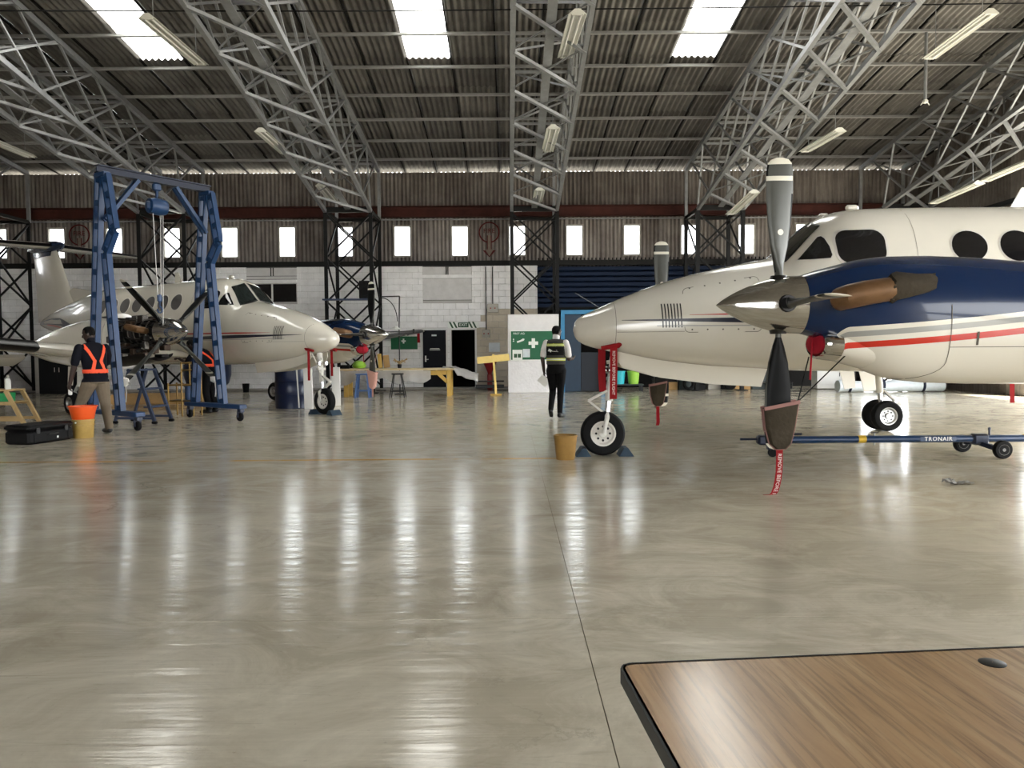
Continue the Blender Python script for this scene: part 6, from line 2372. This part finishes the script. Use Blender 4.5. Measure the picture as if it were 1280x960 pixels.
MB().bbox((0, 0, .65), (1.15, .5, 1.3), .012).build('body', MATS['case_black'], t)
for x in (-.28, .28):
    MB().bbox((x, -.256, .68), (.54, .012, 1.15), .004).build('door', MATS['case_black'], t)
    MB().bbox((x * .25, -.268, .75), (.02, .014, .14), .004).build('handle', MATS['box_grey'], t)
t = MB().bbox((0, 0, .85), (.16, .12, 1.7), .02).build('white_pillar', MATS['box_grey'], None, loc=(-14.85, 24.3, 0))
tag(t, 'narrow pale grey pillar between the compressor and the black cabinet', 'pillar')
t = thing('fire_extinguisher', 'red fire extinguisher near the compressor behind the wing', 'fire extinguisher', (-16.2, 23.6, 0))
MB().lathe([(.001, 0), (.09, 0), (.095, .02), (.095, .48), (.06, .56), (.025, .58), (.001, .58)], 20).build('cylinder', MATS['fire_red'], t)
MB().bbox((0, 0, .61), (.05, .05, .06), .01).tube([(.03, 0, .62), (.13, 0, .5), (.12, 0, .2)], .012, 8).build('valve_and_hose', MATS['metal_black'], t)

# ---------------------------------------------------------------- fluorescent battens hung under the trusses
def batten(x, y0, y1, z0, z1, hang, lab):
    L = math.hypot(y1 - y0, z1 - z0)
    t = thing('fluorescent_light', lab, 'light fixture', (x, y0, z0), 0, 'fluorescent lights under the roof')
    t.rotation_euler = (math.atan2(z1 - z0, y1 - y0), 0, 0)
    MB().prism([(-.045, .05), (.045, .05), (.15, -.035), (.14, -.04), (.035, .0), (-.035, .0), (-.14, -.04), (-.15, -.035)], 0, L, 'XZ').build('reflector', MATS['lamp_white'], t, None)
    for sx in (-.06, .06):
        MB().tube([(sx, .04, -.028), (sx, L - .04, -.028)], .018, 10).build('tube', MATS['lamp_tube'], t)
    MB().bbox((0, .02, -.02), (.2, .03, .06), .006).build('end_cap', MATS['lamp_white'], t, None)
    MB().bbox((0, L - .02, -.02), (.2, .03, .06), .006).build('end_cap', MATS['lamp_white'], t, None)
    for q in (.25, L - .25):
        MB().tube([(0, q, .04), (0, q, .04 + hang)], .007, 6).build('hanger', MATS['galv_steel'], t)


batten(-6.0, 13.1, 15.4, 6.88, 6.95, 1.6, 'white fluorescent light hanging under the skylight beside the hoist-side truss')
batten(-11.9, 17.5, 19.5, 6.20, 6.20, 1.70, 'white fluorescent light left of the truss behind the blue hoist')
batten(-5.5, 17.4, 19.4, 6.22, 6.22, .25, 'white fluorescent light midway up the truss carrying the black box')
batten(-5.15, 21.4, 23.0, 5.86, 5.74, .2, 'white fluorescent light at the foot of the truss carrying the black box')
batten(1.15, 12.6, 15.4, 6.70, 7.05, .35, 'long white fluorescent light highest under the truss behind the first aid board')
batten(1.0, 16.8, 19.4, 6.08, 6.24, .25, 'white fluorescent light midway up the truss behind the first aid board')
batten(.88, 21.2, 22.95, 5.66, 5.66, .2, 'white fluorescent light at the foot of the truss behind the first aid board')
batten(8.5, 13.7, 15.7, 7.15, 7.10, 1.27, 'white fluorescent light hanging clear under the roof beside the gable truss')
batten(7.2, 16.8, 18.8, 5.98, 6.05, .45, 'white fluorescent light midway up the truss above the cockpit')
batten(6.25, 19.6, 21.7, 5.24, 5.06, .55, 'white fluorescent light at the foot of the truss above the cockpit')
batten(11.4, 18.7, 20.7, 5.24, 5.14, .7, 'dusty fluorescent light lowest under the gable truss')
batten(11.4, 16.7, 18.5, 5.33, 5.25, 1.0, 'dusty fluorescent light higher under the gable truss')
# overhead cable and drop pipe
o = MB().tube([(-9.5, 14.2, 7.46), (-3, 14.2, 7.42), (3.0, 14.2, 7.44), (9.6, 14.2, 7.5)], .012, 6).build('overhead_cable', MATS['cord_black'])
tag(o, 'thin black cable strung across between the roof trusses', 'cable')
t = thing('drop_pipe', 'thin grey drop pipe hanging from the roof near the gable truss', 'pipe', (9.05, 16.83, 0))
MB().tube([(0, 0, 8.04), (0, 0, 6.6)], .035, 10).build('pipe', MATS['galv_steel'], t)
MB().tube([(0, 0, 6.62), (-.1, 0, 6.5)], .012, 6).tube([(0, 0, 6.62), (.12, .05, 6.52)], .012, 6).bbox((0, 0, 6.58), (.1, .1, .08), .02).build('broken_bracket', MATS['lamp_white'], t)
